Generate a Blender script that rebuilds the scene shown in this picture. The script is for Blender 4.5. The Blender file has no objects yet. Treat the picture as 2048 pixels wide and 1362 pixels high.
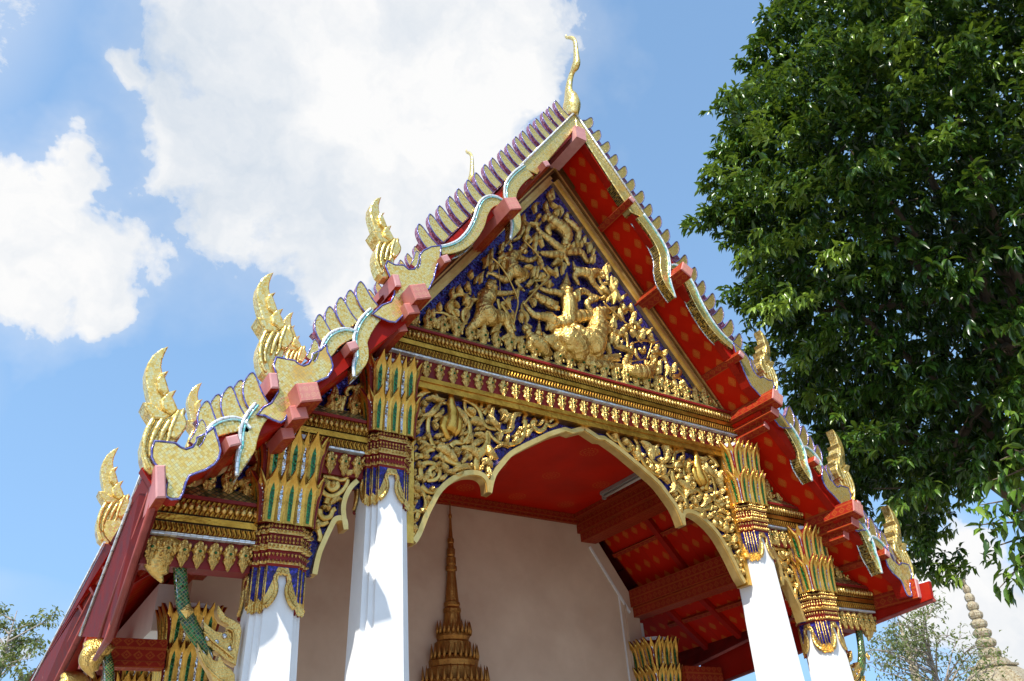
import bpy, bmesh, math, random
from mathutils import Vector, Matrix, noise
random.seed(7)
PI = math.pi
sc = bpy.context.scene
col = sc.collection

# ------------------------------------------------------------------ camera
# rows: camera right, down, forward in world axes (x along the facade, y into the hall, z up)
RC = (Vector((0.84368477, -0.53331293, -0.06142744)),
      Vector((0.23628681, 0.47164908, -0.84953852)),
      Vector((0.48204208, 0.70222821, 0.52393795)))
CAM = Vector((-5.66954919, -6.894, 1.6))
FPX = 1569.0
cd = bpy.data.cameras.new('camera')
cam = bpy.data.objects.new('camera', cd)
col.objects.link(cam)
m3 = Matrix((RC[0], -RC[1], -RC[2])).transposed()
cam.matrix_world = Matrix.Translation(CAM) @ m3.to_4x4()
cd.sensor_width = 36.0
cd.lens = 36.0 * FPX / 2048.0
cd.clip_start = 0.05
cd.clip_end = 3000
sc.camera = cam

def ray(u, v):
    return (RC[0] * (u - 1024.0) + RC[1] * (v - 681.0) + RC[2] * FPX)
def F(u, v, y):           # pixel -> point of the plane y = const (parallel to the facade)
    d = ray(u, v)
    return CAM + d * ((y - CAM.y) / d.y)
def G(u, v, x):           # pixel -> point of the plane x = const
    d = ray(u, v)
    return CAM + d * ((x - CAM.x) / d.x)
def D(u, v, dist):        # pixel -> point at a distance from the camera
    return CAM + ray(u, v).normalized() * dist

# ------------------------------------------------------------------ light
SUN = Vector((1.05, 0.75, -1.63)).normalized()     # direction the light travels
elev = math.asin(-SUN.z)
sl = bpy.data.lights.new('sun', 'SUN')
sl.energy = 3.0
sl.angle = math.radians(0.53)
sl.color = (1.0, 0.955, 0.88)
so = bpy.data.objects.new('sun', sl)
so.rotation_euler = SUN.to_track_quat('-Z', 'Y').to_euler()
so.location = (-8, -8, 20)
col.objects.link(so)

sc.view_settings.view_transform = 'Standard'
sc.view_settings.look = 'None'
sc.view_settings.gamma = 1.0
sc.view_settings.exposure = 1.22
sc.view_settings.use_curve_mapping = False
sc.cycles.use_denoising = True
sc.cycles.max_bounces = 8
sc.cycles.diffuse_bounces = 4

class NT:
    """small helper that writes shader nodes as expressions"""
    def __init__(s, tree):
        s.t = tree
        s.n = tree.nodes
        s.n.clear()
    def node(s, typ, **kw):
        n = s.n.new(typ)
        for k, v in kw.items():
            setattr(n, k, v)
        return n
    def put(s, sock, val):
        if hasattr(val, 'links'):
            s.t.links.new(val, sock)
        elif val is not None:
            sock.default_value = val
    def m(s, op, a, b=None, c=None):
        n = s.node('ShaderNodeMath', operation=op)
        s.put(n.inputs[0], a)
        if b is not None: s.put(n.inputs[1], b)
        if c is not None: s.put(n.inputs[2], c)
        return n.outputs[0]
    def vm(s, op, a, b=None, c=None):
        n = s.node('ShaderNodeVectorMath', operation=op)
        s.put(n.inputs[0], a)
        if b is not None: s.put(n.inputs[3 if op == 'SCALE' else 1], b)
        if c is not None: s.put(n.inputs[2], c)
        return n.outputs['Value' if op in ('DOT_PRODUCT', 'LENGTH', 'DISTANCE') else 'Vector']
    def ramp(s, fac, stops, interp='LINEAR'):
        n = s.node('ShaderNodeValToRGB')
        n.color_ramp.interpolation = interp
        e = n.color_ramp.elements
        while len(e) < len(stops): e.new(0.5)
        for el, (p, c) in zip(e, stops):
            el.position = p
            el.color = (c[0], c[1], c[2], 1) if hasattr(c, '__len__') else (c, c, c, 1)
        s.put(n.inputs[0], fac)
        return n.outputs[0]
    def noise(s, vec, scale, detail=3, rough=0.55, color=False, dist=0.0):
        n = s.node('ShaderNodeTexNoise')
        s.put(n.inputs['Vector'], vec)
        n.inputs['Scale'].default_value = scale
        n.inputs['Detail'].default_value = detail
        n.inputs['Roughness'].default_value = rough
        n.inputs['Distortion'].default_value = dist
        return n.outputs['Color' if color else 'Fac']
    def mix(s, fac, a, b):
        n = s.node('ShaderNodeMix', data_type='RGBA')
        s.put(n.inputs[0], fac)
        s.put(n.inputs[6], a if hasattr(a, 'links') else (a[0], a[1], a[2], 1))
        s.put(n.inputs[7], b if hasattr(b, 'links') else (b[0], b[1], b[2], 1))
        return n.outputs[2]
    def xyz(s, vec):
        n = s.node('ShaderNodeSeparateXYZ')
        s.put(n.inputs[0], vec)
        return n.outputs
    def combine(s, x, y, z):
        n = s.node('ShaderNodeCombineXYZ')
        for i, v in enumerate((x, y, z)): s.put(n.inputs[i], v)
        return n.outputs[0]

# sky: clear tropical blue with cumulus, the clouds laid out by direction
w = bpy.data.worlds.new('World')
sc.world = w
w.use_nodes = True
k = NT(w.node_tree)
sky = k.node('ShaderNodeTexSky', sky_type='NISHITA', sun_disc=False)
sky.sun_elevation = elev
sky.sun_rotation = math.atan2(-SUN.x, -SUN.y)
sky.air_density = 0.9
sky.altitude = 900.0
sky.dust_density = 0.15
sky.ozone_density = 0.8
dirv = k.node('ShaderNodeTexCoord').outputs['Generated']
dirn = k.vm('NORMALIZE', dirv)
dx_, dy_, dz_ = k.xyz(dirn)
k.put(sky.inputs[0], k.vm('NORMALIZE', k.combine(dx_, dy_, k.m('ADD', k.m('MULTIPLY', k.m('ABSOLUTE', dz_), 0.55), 0.42))))
# wobble the directions so that the cloud masses get an uneven outline
wob = k.vm('SCALE', k.vm('SUBTRACT', k.noise(dirn, 5.0, 5, 0.6, True), (0.5, 0.5, 0.5)), 0.22)
dw = k.vm('ADD', dirn, wob)
MASSES = [  # pixel of the centre, radius in px
    (470, 90, 170), (640, 120, 230), (830, 90, 230), (1010, 110, 150), (700, 330, 250), (480, 300, 190), (880, 320, 210),
    (640, 480, 130), (350, 210, 90), (325, 300, 95), (420, 390, 100), (270, 140, 60), (1085, 190, 75), (860, 480, 90), (360, -40, 110),
    (40, 470, 150), (190, 520, 120), (90, 370, 75), (60, 610, 110), (260, 610, 70),
    (640, 580, 60), (1950, 1190, 120), (2100, 1300, 160), (1890, 1270, 60), (60, 1330, 45)]
field = None
for (u, v, r) in MASSES:
    d = ray(u, v).normalized()
    d2 = ray(u + r, v).normalized()
    rad = (d - d2).length
    dist = k.vm('DISTANCE', dw, tuple(d))
    f = k.m('SUBTRACT', 1.0, k.m('DIVIDE', dist, rad * 1.6))
    field = f if field is None else k.m('SMOOTH_MAX', field, f, 0.25)
# fair-weather clouds over the rest of the sky, of the same kind
px, py, pz = k.xyz(dirn)
inv = k.m('DIVIDE', 1.0, k.m('MAXIMUM', k.m('ADD', pz, 0.12), 0.05))
plane = k.combine(k.m('MULTIPLY', px, inv), k.m('MULTIPLY', py, inv), 3.7)
infr = k.m('SUBTRACT', k.vm('DOT_PRODUCT', dirn, tuple(RC[2])), 0.80)
gen = k.m('SUBTRACT', k.m('MULTIPLY', k.noise(plane, 1.1, 2, 0.5), 2.2), 0.95)
gen = k.m('SUBTRACT', gen, k.m('MULTIPLY', k.m('MAXIMUM', infr, 0.0), 12.0))
field = k.m('MAXIMUM', field, gen)
fine = k.m('SUBTRACT', k.noise(dirn, 8.0, 12, 0.66, False, 0.3), 0.5)
fld = k.m('ADD', field, k.m('MULTIPLY', fine, 1.15))
alpha = k.ramp(fld, [(0.30, 0.0), (0.38, 0.66), (0.52, 1.0)])
haze = k.ramp(k.m('ADD', field, k.m('MULTIPLY', k.noise(dirn, 3.0, 4, 0.6), 0.5)), [(0.1, 0.0), (0.75, 0.35)])
alpha = k.m('MAXIMUM', alpha, haze)
shade = k.ramp(k.noise(dw, 4.0, 6, 0.6), [(0.30, (0.66, 0.74, 0.84)), (0.58, (1.0, 1.0, 1.0))])
bgs = k.node('ShaderNodeBackground')
k.put(bgs.inputs[0], k.vm('MULTIPLY', sky.outputs[0], (1.12, 1.20, 1.08)))
bgs.inputs[1].default_value = 0.15
bgc = k.node('ShaderNodeBackground')
k.put(bgc.inputs[0], shade)
bgc.inputs[1].default_value = 0.42
mx = k.node('ShaderNodeMixShader')
k.put(mx.inputs[0], alpha)
k.t.links.new(bgs.outputs[0], mx.inputs[1])
k.t.links.new(bgc.outputs[0], mx.inputs[2])
wo = k.node('ShaderNodeOutputWorld')
k.t.links.new(mx.outputs[0], wo.inputs[0])

# ------------------------------------------------------------------ materials
MAT = {}
def newmat(name):
    mt = bpy.data.materials.new(name)
    mt.use_nodes = True
    k = NT(mt.node_tree)
    out = k.node('ShaderNodeOutputMaterial')
    b = k.node('ShaderNodeBsdfPrincipled')
    k.t.links.new(b.outputs[0], out.inputs[0])
    MAT[name] = mt
    return k, b
def setb(k, b, **kw):
    names = dict(col='Base Color', rough='Roughness', metal='Metallic', spec='Specular IOR Level', nor='Normal', coat='Coat Weight',
                 trans='Transmission Weight', sub='Subsurface Weight', coatr='Coat Roughness')
    for a, v in kw.items():
        if a == 'col' and not hasattr(v, 'links'): v = (v[0], v[1], v[2], 1)
        k.put(b.inputs[names[a]], v)
def bump(k, h, strength=0.5, dist=0.01):
    n = k.node('ShaderNodeBump')
    n.inputs['Strength'].default_value = strength
    n.inputs['Distance'].default_value = dist
    k.put(n.inputs['Height'], h)
    return n.outputs[0]
def objco(k):
    return k.node('ShaderNodeTexCoord').outputs['Object']

def mosaic(name, c_lo, c_mid, c_hi, size=0.02, metal=0.9, rough=0.22, jit=0.35, grout=(0.05, 0.035, 0.02), rot=0.0, gw=0.07, extra=None):
    """small glass or mirror tiles, each a little out of true"""
    k, b = newmat(name)
    co = objco(k)
    mp = k.node('ShaderNodeMapping')
    mp.inputs['Rotation'].default_value = (0.0, rot, 0.0)
    mp.inputs['Location'].default_value = (0.0041, 0.0063, 0.0037)
    k.put(mp.inputs[0], co)
    p = k.vm('SCALE', mp.outputs[0], 1.0 / size)
    cell = k.vm('FLOOR', p)
    fr = k.vm('SUBTRACT', k.vm('FRACTION', p), (0.5, 0.5, 0.5))
    wn = k.node('ShaderNodeTexWhiteNoise', noise_dimensions='3D')
    k.put(wn.inputs['Vector'], cell)
    c = k.ramp(wn.outputs['Value'], [(0.0, c_lo), (0.45, c_mid), (1.0, c_hi)])
    if extra:
        big = k.noise(co, 2.3, 3)
        c = k.mix(k.ramp(big, [(0.6, 0.0), (0.68, 0.8)]), c, extra)
    x, y, z = k.xyz(k.vm('ABSOLUTE', fr))
    edge = k.m('MAXIMUM', x, z)
    g = k.m('GREATER_THAN', edge, 0.5 - gw)
    c = k.mix(g, c, grout)
    geo = k.node('ShaderNodeNewGeometry')
    nn = k.vm('NORMALIZE', k.vm('ADD', geo.outputs['Normal'], k.vm('SCALE', k.vm('SUBTRACT', wn.outputs['Color'], (0.5, 0.5, 0.5)), jit)))
    setb(k, b, col=c, metal=k.m('MULTIPLY', k.m('SUBTRACT', 1.0, g), metal), rough=rough, nor=nn)
    return MAT[name]

mosaic('gold_mosaic', (0.62, 0.40, 0.08), (0.88, 0.66, 0.20), (1.0, 0.86, 0.42), 0.024, 0.80, 0.32, 0.32, grout=(0.42, 0.29, 0.10), rot=0.785, gw=0.05, extra=(0.86, 0.45, 0.09))
mosaic('gold_mosaic_fine', (0.58, 0.36, 0.07), (0.86, 0.63, 0.19), (1.0, 0.86, 0.42), 0.018, 0.82, 0.30, 0.36, grout=(0.42, 0.29, 0.10), rot=0.4, gw=0.04)
mosaic('dark_mosaic', (0.05, 0.035, 0.012), (0.16, 0.11, 0.03), (0.55, 0.40, 0.10), 0.026, 0.8, 0.25, 0.5, grout=(0.30, 0.22, 0.08), rot=0.6, gw=0.05)
mosaic('blue_glass', (0.004, 0.003, 0.05), (0.014, 0.010, 0.17), (0.07, 0.06, 0.46), 0.021, 0.35, 0.18, 0.6, grout=(0.02, 0.015, 0.06), rot=0.785, gw=0.05)
mosaic('green_glass', (0.003, 0.05, 0.012), (0.008, 0.13, 0.03), (0.03, 0.34, 0.09), 0.016, 0.35, 0.15, 0.6, grout=(0.01, 0.05, 0.02), rot=0.3)
mosaic('silver_glass', (0.30, 0.30, 0.33), (0.62, 0.63, 0.66), (0.90, 0.91, 0.93), 0.018, 0.92, 0.12, 0.7, grout=(0.12, 0.10, 0.10), rot=0.5)
mosaic('purple_glass', (0.09, 0.05, 0.16), (0.20, 0.13, 0.34), (0.42, 0.32, 0.55), 0.03, 0.5, 0.2, 0.5, grout=(0.08, 0.05, 0.08))
mosaic('violet_edge', (0.05, 0.05, 0.22), (0.11, 0.11, 0.40), (0.34, 0.34, 0.66), 0.03, 0.5, 0.2, 0.5, grout=(0.10, 0.09, 0.20))
mosaic('teal_glass', (0.08, 0.36, 0.36), (0.22, 0.56, 0.54), (0.50, 0.78, 0.74), 0.04, 0.4, 0.2, 0.4, grout=(0.3, 0.4, 0.4))
mosaic('white_glass', (0.66, 0.70, 0.72), (0.80, 0.83, 0.84), (0.92, 0.94, 0.94), 0.05, 0.35, 0.2, 0.4, grout=(0.4, 0.42, 0.42))
mosaic('green_scale', (0.002, 0.02, 0.008), (0.006, 0.07, 0.022), (0.02, 0.20, 0.06), 0.022, 0.3, 0.2, 0.55, grout=(0.20, 0.16, 0.05), rot=0.785, gw=0.09)
mosaic('chedi_tile', (0.15, 0.10, 0.045), (0.27, 0.20, 0.10), (0.36, 0.32, 0.20), 0.10, 0.0, 0.5, 0.3, grout=(0.35, 0.30, 0.22))

def gilt(name, base=(0.80, 0.50, 0.13), low=(0.40, 0.20, 0.03), rough=0.36, scale=34.0, bs=0.5, redwear=0.0, metal=0.82, bd=0.008, vs=1.5, ridge=False):
    """carved and gilded wood: worn gold leaf over red ground"""
    k, b = newmat(name)
    co = objco(k)
    n1 = k.noise(co, 7.0, 5, 0.6)
    n2 = k.noise(co, scale, 4, 0.6)
    vo = k.node('ShaderNodeTexVoronoi')
    k.put(vo.inputs['Vector'], co)
    vo.inputs['Scale'].default_value = scale * vs
    c = k.mix(k.ramp(n1, [(0.28, 0.0), (0.7, 1.0)]), low, base)
    if redwear:
        c = k.mix(k.ramp(k.noise(co, 15.0, 5, 0.65), [(0.60, 0.0), (0.70, redwear)]), c, (0.30, 0.03, 0.02))
    h = k.m('ADD', k.m('MULTIPLY', n2, 0.6), k.m('MULTIPLY', vo.outputs['Distance'], 0.8))
    if ridge:   # small upright flutes along the moulding
        x_, y_, z_ = k.xyz(co)
        fl_ = k.m('SINE', k.m('ADD', k.m('MULTIPLY', x_, 150.0), k.m('MULTIPLY', k.m('SINE', k.m('MULTIPLY', z_, 70.0)), 1.2)))
        h = k.m('ADD', k.m('MULTIPLY', h, 0.3), k.m('MULTIPLY', fl_, 0.35))
        c = k.mix(k.ramp(fl_, [(0.1, 0.55), (0.5, 0.0)]), c, (0.12, 0.03, 0.008))
    setb(k, b, col=c, metal=metal, rough=k.m('ADD', k.m('MULTIPLY', n2, 0.2), rough - 0.1), nor=bump(k, h, bs, bd))
gilt('gilt_relief', (0.85, 0.60, 0.20), (0.40, 0.21, 0.04), 0.32, 34.0, 0.9, 0.5, bd=0.011, vs=1.5, metal=0.94)
gilt('gilt_scroll', (0.85, 0.57, 0.17), (0.46, 0.25, 0.045), 0.33, 22.0, 0.5, 0.4, metal=0.94)
gilt('gilt_leaf', (0.86, 0.60, 0.20), (0.46, 0.26, 0.055), 0.34, 45.0, 0.9, 0.35, metal=0.92)
gilt('gilt_moulding', (0.66, 0.35, 0.05), (0.34, 0.15, 0.015), 0.34, 26.0, 0.45, 0.3, metal=0.92)
gilt('gilt_petal', (0.80, 0.48, 0.10), (0.48, 0.25, 0.035), 0.34, 30.0, 0.35, 0.25, metal=0.92)
gilt('gilt_rim', (0.84, 0.62, 0.24), (0.66, 0.43, 0.12), 0.42, 12.0, 0.2, 0.0)
gilt('gilt_shaded', (0.46, 0.22, 0.05), (0.26, 0.10, 0.02), 0.45, 30.0, 0.6, 0.3)  # door spire: the porch shade is put into a darker gold
gilt('gilt_frame', (0.17, 0.068, 0.016), (0.085, 0.032, 0.008), 0.32, 9.0, 0.12, 0.1, metal=0.35)
gilt('gilt_band', (0.66, 0.35, 0.05), (0.34, 0.15, 0.015), 0.34, 26.0, 0.8, 0.3, metal=0.92, bd=0.02, ridge=True)

def paint(name, base, dark, rough=0.45, scale=3.0, wear=None, wearc=(0.4, 0.35, 0.3), bs=0.15, spec=0.5):
    k, b = newmat(name)
    co = objco(k)
    n1 = k.noise(co, scale, 5, 0.6)
    c = k.mix(k.ramp(n1, [(0.3, 0.0), (0.7, 1.0)]), dark, base)
    if wear:
        c = k.mix(k.ramp(k.noise(co, 5.0, 7, 0.68), [(wear, 0.0), (wear + 0.02, 0.8)]), c, wearc)
    setb(k, b, col=c, rough=k.m('ADD', k.m('MULTIPLY', n1, 0.2), rough - 0.1), spec=spec, nor=bump(k, k.noise(co, 40.0, 4), bs, 0.004))
paint('red_lacquer', (0.34, 0.010, 0.004), (0.24, 0.008, 0.003), 0.42, spec=0.15)
paint('red_ground', (0.24, 0.014, 0.010), (0.13, 0.009, 0.007), 0.5, spec=0.25)
paint('red_fascia', (0.17, 0.010, 0.006), (0.085, 0.008, 0.006), 0.55, 5.0, 0.68, (0.36, 0.28, 0.24), 0.4, spec=0.08)
paint('red_sunlit', (0.56, 0.20, 0.17), (0.42, 0.105, 0.085), 0.45, 4.0, 0.72, (0.5, 0.4, 0.35))  # purlin faces: sunlight painted in as a paler red
paint('red_mould', (0.34, 0.075, 0.06), (0.20, 0.04, 0.032), 0.5, 5.0, 0.72, (0.4, 0.3, 0.26), spec=0.2)
paint('pink_sunlit', (0.58, 0.30, 0.29), (0.46, 0.20, 0.19), 0.5, 6.0)  # small beam ends and ridge beam: sun glare put into the pink
paint('white_plaster', (0.80, 0.80, 0.79), (0.70, 0.70, 0.69), 0.6, 2.2, 0.74, (0.55, 0.53, 0.50), bs=0.15, spec=0.2)
paint('hall_plaster', (0.66, 0.50, 0.365), (0.47, 0.315, 0.22), 0.75, 0.7, None, bs=0.2, spec=0.2)
paint('grey_cement', (0.46, 0.45, 0.44), (0.34, 0.33, 0.32), 0.8, 4.0, None, bs=0.4)
paint('stone_paving', (0.30, 0.27, 0.23), (0.22, 0.20, 0.165), 0.7, 0.8, None, bs=0.3)
paint('roof_tile', (0.36, 0.10, 0.035), (0.22, 0.055, 0.02), 0.35, 6.0, None)
paint('bark', (0.19, 0.135, 0.085), (0.09, 0.065, 0.045), 0.85, 7.0, None, bs=0.8)
paint('pale_bark', (0.34, 0.29, 0.24), (0.22, 0.18, 0.14), 0.85, 7.0, None, bs=0.8)
paint('steel', (0.30, 0.27, 0.24), (0.22, 0.20, 0.18), 0.35, 8.0, None)
paint('lamp_white', (0.50, 0.46, 0.40), (0.42, 0.38, 0.33), 0.4, 8.0, None)

def stencil(name, base, gold, cu, cv, su, sv, kind='leaf', amt=0.8, rough=0.42):
    """red lacquer with stencilled gold figures, laid out in metres by uv"""
    k, b = newmat(name)
    uvn = k.node('ShaderNodeUVMap')
    uv = uvn.outputs[0]
    x, y, z = k.xyz(uv)
    fx = k.m('SUBTRACT', k.m('FRACT', k.m('DIVIDE', x, cu)), 0.5)
    fy = k.m('SUBTRACT', k.m('FRACT', k.m('DIVIDE', y, cv)), 0.5)
    ax = k.m('DIVIDE', k.m('ABSOLUTE', k.m('MULTIPLY', fx, cu)), su)
    ay = k.m('DIVIDE', k.m('MULTIPLY', fy, cv), sv)
    co = objco(k)
    speck = k.noise(co, 120.0, 2, 0.5)
    if kind == 'leaf':     # pointed leaf: width shrinks to both ends, fuller below
        wdt = k.m('SUBTRACT', 1.0, k.m('POWER', k.m('ABSOLUTE', k.m('ADD', ay, 0.12)), 1.5))
        ins = k.m('GREATER_THAN', k.m('SUBTRACT', wdt, ax), 0.0)
        rim = k.m('SUBTRACT', 1.0, k.m('MULTIPLY', k.m('LESS_THAN', k.m('ABSOLUTE', k.m('SUBTRACT', k.m('SUBTRACT', wdt, ax), 0.22)), 0.06), 0.8))
        msk = k.m('MULTIPLY', k.m('MULTIPLY', ins, rim), k.ramp(speck, [(0.40, 0.25), (0.54, 1.0)]))
    elif kind == 'rosette':
        r = k.m('SQRT', k.m('ADD', k.m('POWER', ax, 2.0), k.m('POWER', ay, 2.0)))
        ins = k.m('LESS_THAN', r, 1.0)
        rings = k.m('GREATER_THAN', k.m('SINE', k.m('MULTIPLY', r, 19.0)), 0.1)
        ang = k.m('ARCTAN2', ay, k.m('DIVIDE', k.m('MULTIPLY', fx, cu), su))
        pet = k.m('GREATER_THAN', k.m('SINE', k.m('MULTIPLY', ang, 16.0)), -0.2)
        msk = k.m('MULTIPLY', k.m('MULTIPLY', ins, k.m('MULTIPLY', rings, pet)), k.ramp(speck, [(0.42, 0.2), (0.55, 0.9)]))
    else:                  # running border: chain of lozenges between two lines
        dia = k.m('ADD', ax, k.m('ABSOLUTE', ay))
        loz = k.m('MULTIPLY', k.m('LESS_THAN', dia, 1.0), k.m('GREATER_THAN', dia, 0.55))
        dot = k.m('LESS_THAN', dia, 0.25)
        lin = k.m('GREATER_THAN', k.m('ABSOLUTE', ay), 1.12)
        msk = k.m('MULTIPLY', k.m('MAXIMUM', k.m('MAXIMUM', loz, dot), lin), k.ramp(speck, [(0.36, 0.2), (0.52, 1.0)]))
    msk = k.m('MULTIPLY', msk, amt)
    n1 = k.noise(co, 1.6, 5, 0.6)
    c0 = k.mix(k.ramp(n1, [(0.3, 0.0), (0.7, 1.0)]), tuple(q * 0.72 for q in base), base)
    if kind == 'leaf':   # open joints between the boards
        seam = k.m('LESS_THAN', k.m('ABSOLUTE', k.m('SUBTRACT', k.m('FRACT', k.m('DIVIDE', x, cu * 2)), 0.0)), 0.010)
        c0 = k.mix(k.m('MULTIPLY', seam, 0.8), c0, (0.06, 0.008, 0.004))
        c0 = k.mix(k.ramp(k.noise(co, 6.0, 6, 0.7), [(0.66, 0.0), (0.74, 0.45)]), c0, (0.22, 0.03, 0.02))
    setb(k, b, col=k.mix(msk, c0, gold), metal=k.m('MULTIPLY', msk, 0.4), rough=rough, spec=0.10, nor=bump(k, k.noise(co, 30.0, 3), 0.1, 0.003))
RED = (0.52, 0.012, 0.0016)
stencil('soffit_red', RED, (0.56, 0.20, 0.03), 0.235, 0.30, 0.062, 0.088, 'leaf', 0.6)
stencil('ceiling_red', RED, (0.60, 0.24, 0.04), 0.95, 0.95, 0.17, 0.17, 'rosette', 0.6)
stencil('beam_red', (0.30, 0.020, 0.010), (0.56, 0.20, 0.03), 0.12, 0.14, 0.055, 0.05, 'border', 0.28)
stencil('purlin_end', (0.60, 0.24, 0.21), (0.80, 0.58, 0.30), 0.07, 0.07, 0.034, 0.034, 'rosette', 0.9)  # ground paled to pink for the sun glare on the beam ends

def foliage(name, c1, c2, c3, trans=0.3, rough=0.38):
    mt = bpy.data.materials.new(name)
    mt.use_nodes = True
    k = NT(mt.node_tree)
    out = k.node('ShaderNodeOutputMaterial')
    b = k.node('ShaderNodeBsdfPrincipled')
    geo = k.node('ShaderNodeNewGeometry')
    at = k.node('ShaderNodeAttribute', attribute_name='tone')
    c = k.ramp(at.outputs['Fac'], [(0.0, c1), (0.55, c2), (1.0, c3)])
    setb(k, b, col=c, rough=rough, spec=0.5)
    tr = k.node('ShaderNodeBsdfTranslucent')
    k.put(tr.inputs[0], k.mix(0.5, c, (c3[0] * 1.6, c3[1] * 1.6, c3[2] * 0.8)))
    mx = k.node('ShaderNodeMixShader')
    mx.inputs[0].default_value = trans
    k.t.links.new(b.outputs[0], mx.inputs[1])
    k.t.links.new(tr.outputs[0], mx.inputs[2])
    k.t.links.new(mx.outputs[0], out.inputs[0])
    MAT[name] = mt
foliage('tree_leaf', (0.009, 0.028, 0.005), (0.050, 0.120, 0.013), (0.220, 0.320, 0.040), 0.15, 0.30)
foliage('feather_leaf', (0.05, 0.09, 0.025), (0.11, 0.16, 0.045), (0.24, 0.25, 0.08), 0.35, 0.5)

# ------------------------------------------------------------------ mesh helpers
def V3(p): return Vector(p)
class MB:
    def __init__(s):
        s.v, s.f, s.m, s.s, s.uv = [], [], [], [], {}
    def add(s, vs, fs, mat=0, smooth=False, uvs=None):
        o = len(s.v)
        s.v.extend(Vector(p) for p in vs)
        for i, f in enumerate(fs):
            if uvs: s.uv[len(s.f)] = uvs[i]
            s.f.append(tuple(o + q for q in f))
            s.m.append(mat)
            s.s.append(smooth)
    def box(s, x0, x1, y0, y1, z0, z1, mat=0):
        if x0 > x1: x0, x1 = x1, x0
        vs = [(x, y, z) for x in (x0, x1) for y in (y0, y1) for z in (z0, z1)]
        dx, dy, dz = x1 - x0, y1 - y0, z1 - z0
        fs = [(0, 1, 3, 2), (4, 6, 7, 5), (0, 4, 5, 1), (2, 3, 7, 6), (0, 2, 6, 4), (1, 5, 7, 3)]
        uv = [[(0, 0), (0, dz), (dy, dz), (dy, 0)], [(0, 0), (dy, 0), (dy, dz), (0, dz)], [(0, 0), (dx, 0), (dx, dz), (0, dz)],
              [(0, 0), (0, dz), (dx, dz), (dx, 0)], [(0, 0), (dy, 0), (dy, dx), (0, dx)], [(0, 0), (0, dx), (dy, dx), (dy, 0)]]
        s.add(vs, fs, mat, False, uv)
    def prism(s, pts, y0, y1, mat=0, side=None, ch=0.0, back=True):
        """outline of (x, z) points, front at y0 with a chamfer, back at y1"""
        P = [Vector((p[0], p[-1])) for p in pts]
        a = sum(P[i - 1].x * P[i].y - P[i].x * P[i - 1].y for i in range(len(P)))
        if a < 0: P.reverse()
        n = len(P)
        side = mat if side is None else side
        if ch:
            Q = []
            for i in range(n):
                e1 = (P[i] - P[i - 1]); e2 = (P[(i + 1) % n] - P[i])
                n1 = Vector((-e1.y, e1.x)); n2 = Vector((-e2.y, e2.x))
                if n1.length > 1e-9: n1.normalize()
                if n2.length > 1e-9: n2.normalize()
                d = n1 + n2
                if d.length < 1e-6: d = n1
                d.normalize()
                kk = ch / max(0.5, d.dot(n1))
                Q.append(P[i] + d * kk)
            vs = [(q.x, y0, q.y) for q in Q] + [(p.x, y0 + ch, p.y) for p in P] + [(p.x, y1, p.y) for p in P]
            s.add(vs, [tuple(range(n))], mat)
            o = len(s.v) - 3 * n
            base = o
            for i in range(n):
                j = (i + 1) % n
                s.f.append((base + i, base + n + i, base + n + j, base + j)); s.m.append(mat); s.s.append(False)
                s.f.append((base + n + i, base + 2 * n + i, base + 2 * n + j, base + n + j)); s.m.append(side); s.s.append(False)
            if back:
                s.f.append(tuple(base + 2 * n + i for i in reversed(range(n)))); s.m.append(side); s.s.append(False)
        else:
            vs = [(p.x, y0, p.y) for p in P] + [(p.x, y1, p.y) for p in P]
            s.add(vs, [tuple(range(n))], mat)
            base = len(s.v) - 2 * n
            for i in range(n):
                j = (i + 1) % n
                s.f.append((base + i, base + n + i, base + n + j, base + j)); s.m.append(side); s.s.append(False)
            if back:
                s.f.append(tuple(base + n + i for i in reversed(range(n)))); s.m.append(side); s.s.append(False)
    def tube(s, pts, rad, n=8, mat=0, flat=1.0, up=None, caps=True, smooth=True, groove=0.0):
        """swept tube; flat < 1 squashes it along 'up' (default y)"""
        pts = [Vector(p) for p in pts]
        if not hasattr(rad, '__len__'): rad = [rad] * len(pts)
        up = Vector(up) if up is not None else Vector((0, 1, 0))
        o = len(s.v)
        N = len(pts)
        prev = None
        for i in range(N):
            t = pts[min(i + 1, N - 1)] - pts[max(i - 1, 0)]
            if t.length < 1e-9: t = prev if prev is not None else Vector((0, 0, 1))
            t = t.normalized(); prev = t
            a = up - t * up.dot(t)
            if a.length < 1e-3:
                a = Vector((1, 0, 0)) - t * t.x
                if a.length < 1e-3: a = Vector((0, 0, 1)) - t * t.z
            a.normalize()
            b = t.cross(a)
            for q in range(n):
                an = 2 * PI * q / n
                rr = rad[i] * (1 - groove * (1.0 if q == 3 * n // 4 else 0.0))
                s.v.append(pts[i] + (b * math.cos(an) + a * (math.sin(an) * flat)) * rr)
        for i in range(N - 1):
            for q in range(n):
                r = (q + 1) % n
                s.f.append((o + i * n + q, o + i * n + r, o + (i + 1) * n + r, o + (i + 1) * n + q)); s.m.append(mat); s.s.append(smooth)
        if caps:
            s.f.append(tuple(o + q for q in reversed(range(n)))); s.m.append(mat); s.s.append(False)
            s.f.append(tuple(o + (N - 1) * n + q for q in range(n))); s.m.append(mat); s.s.append(False)
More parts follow.
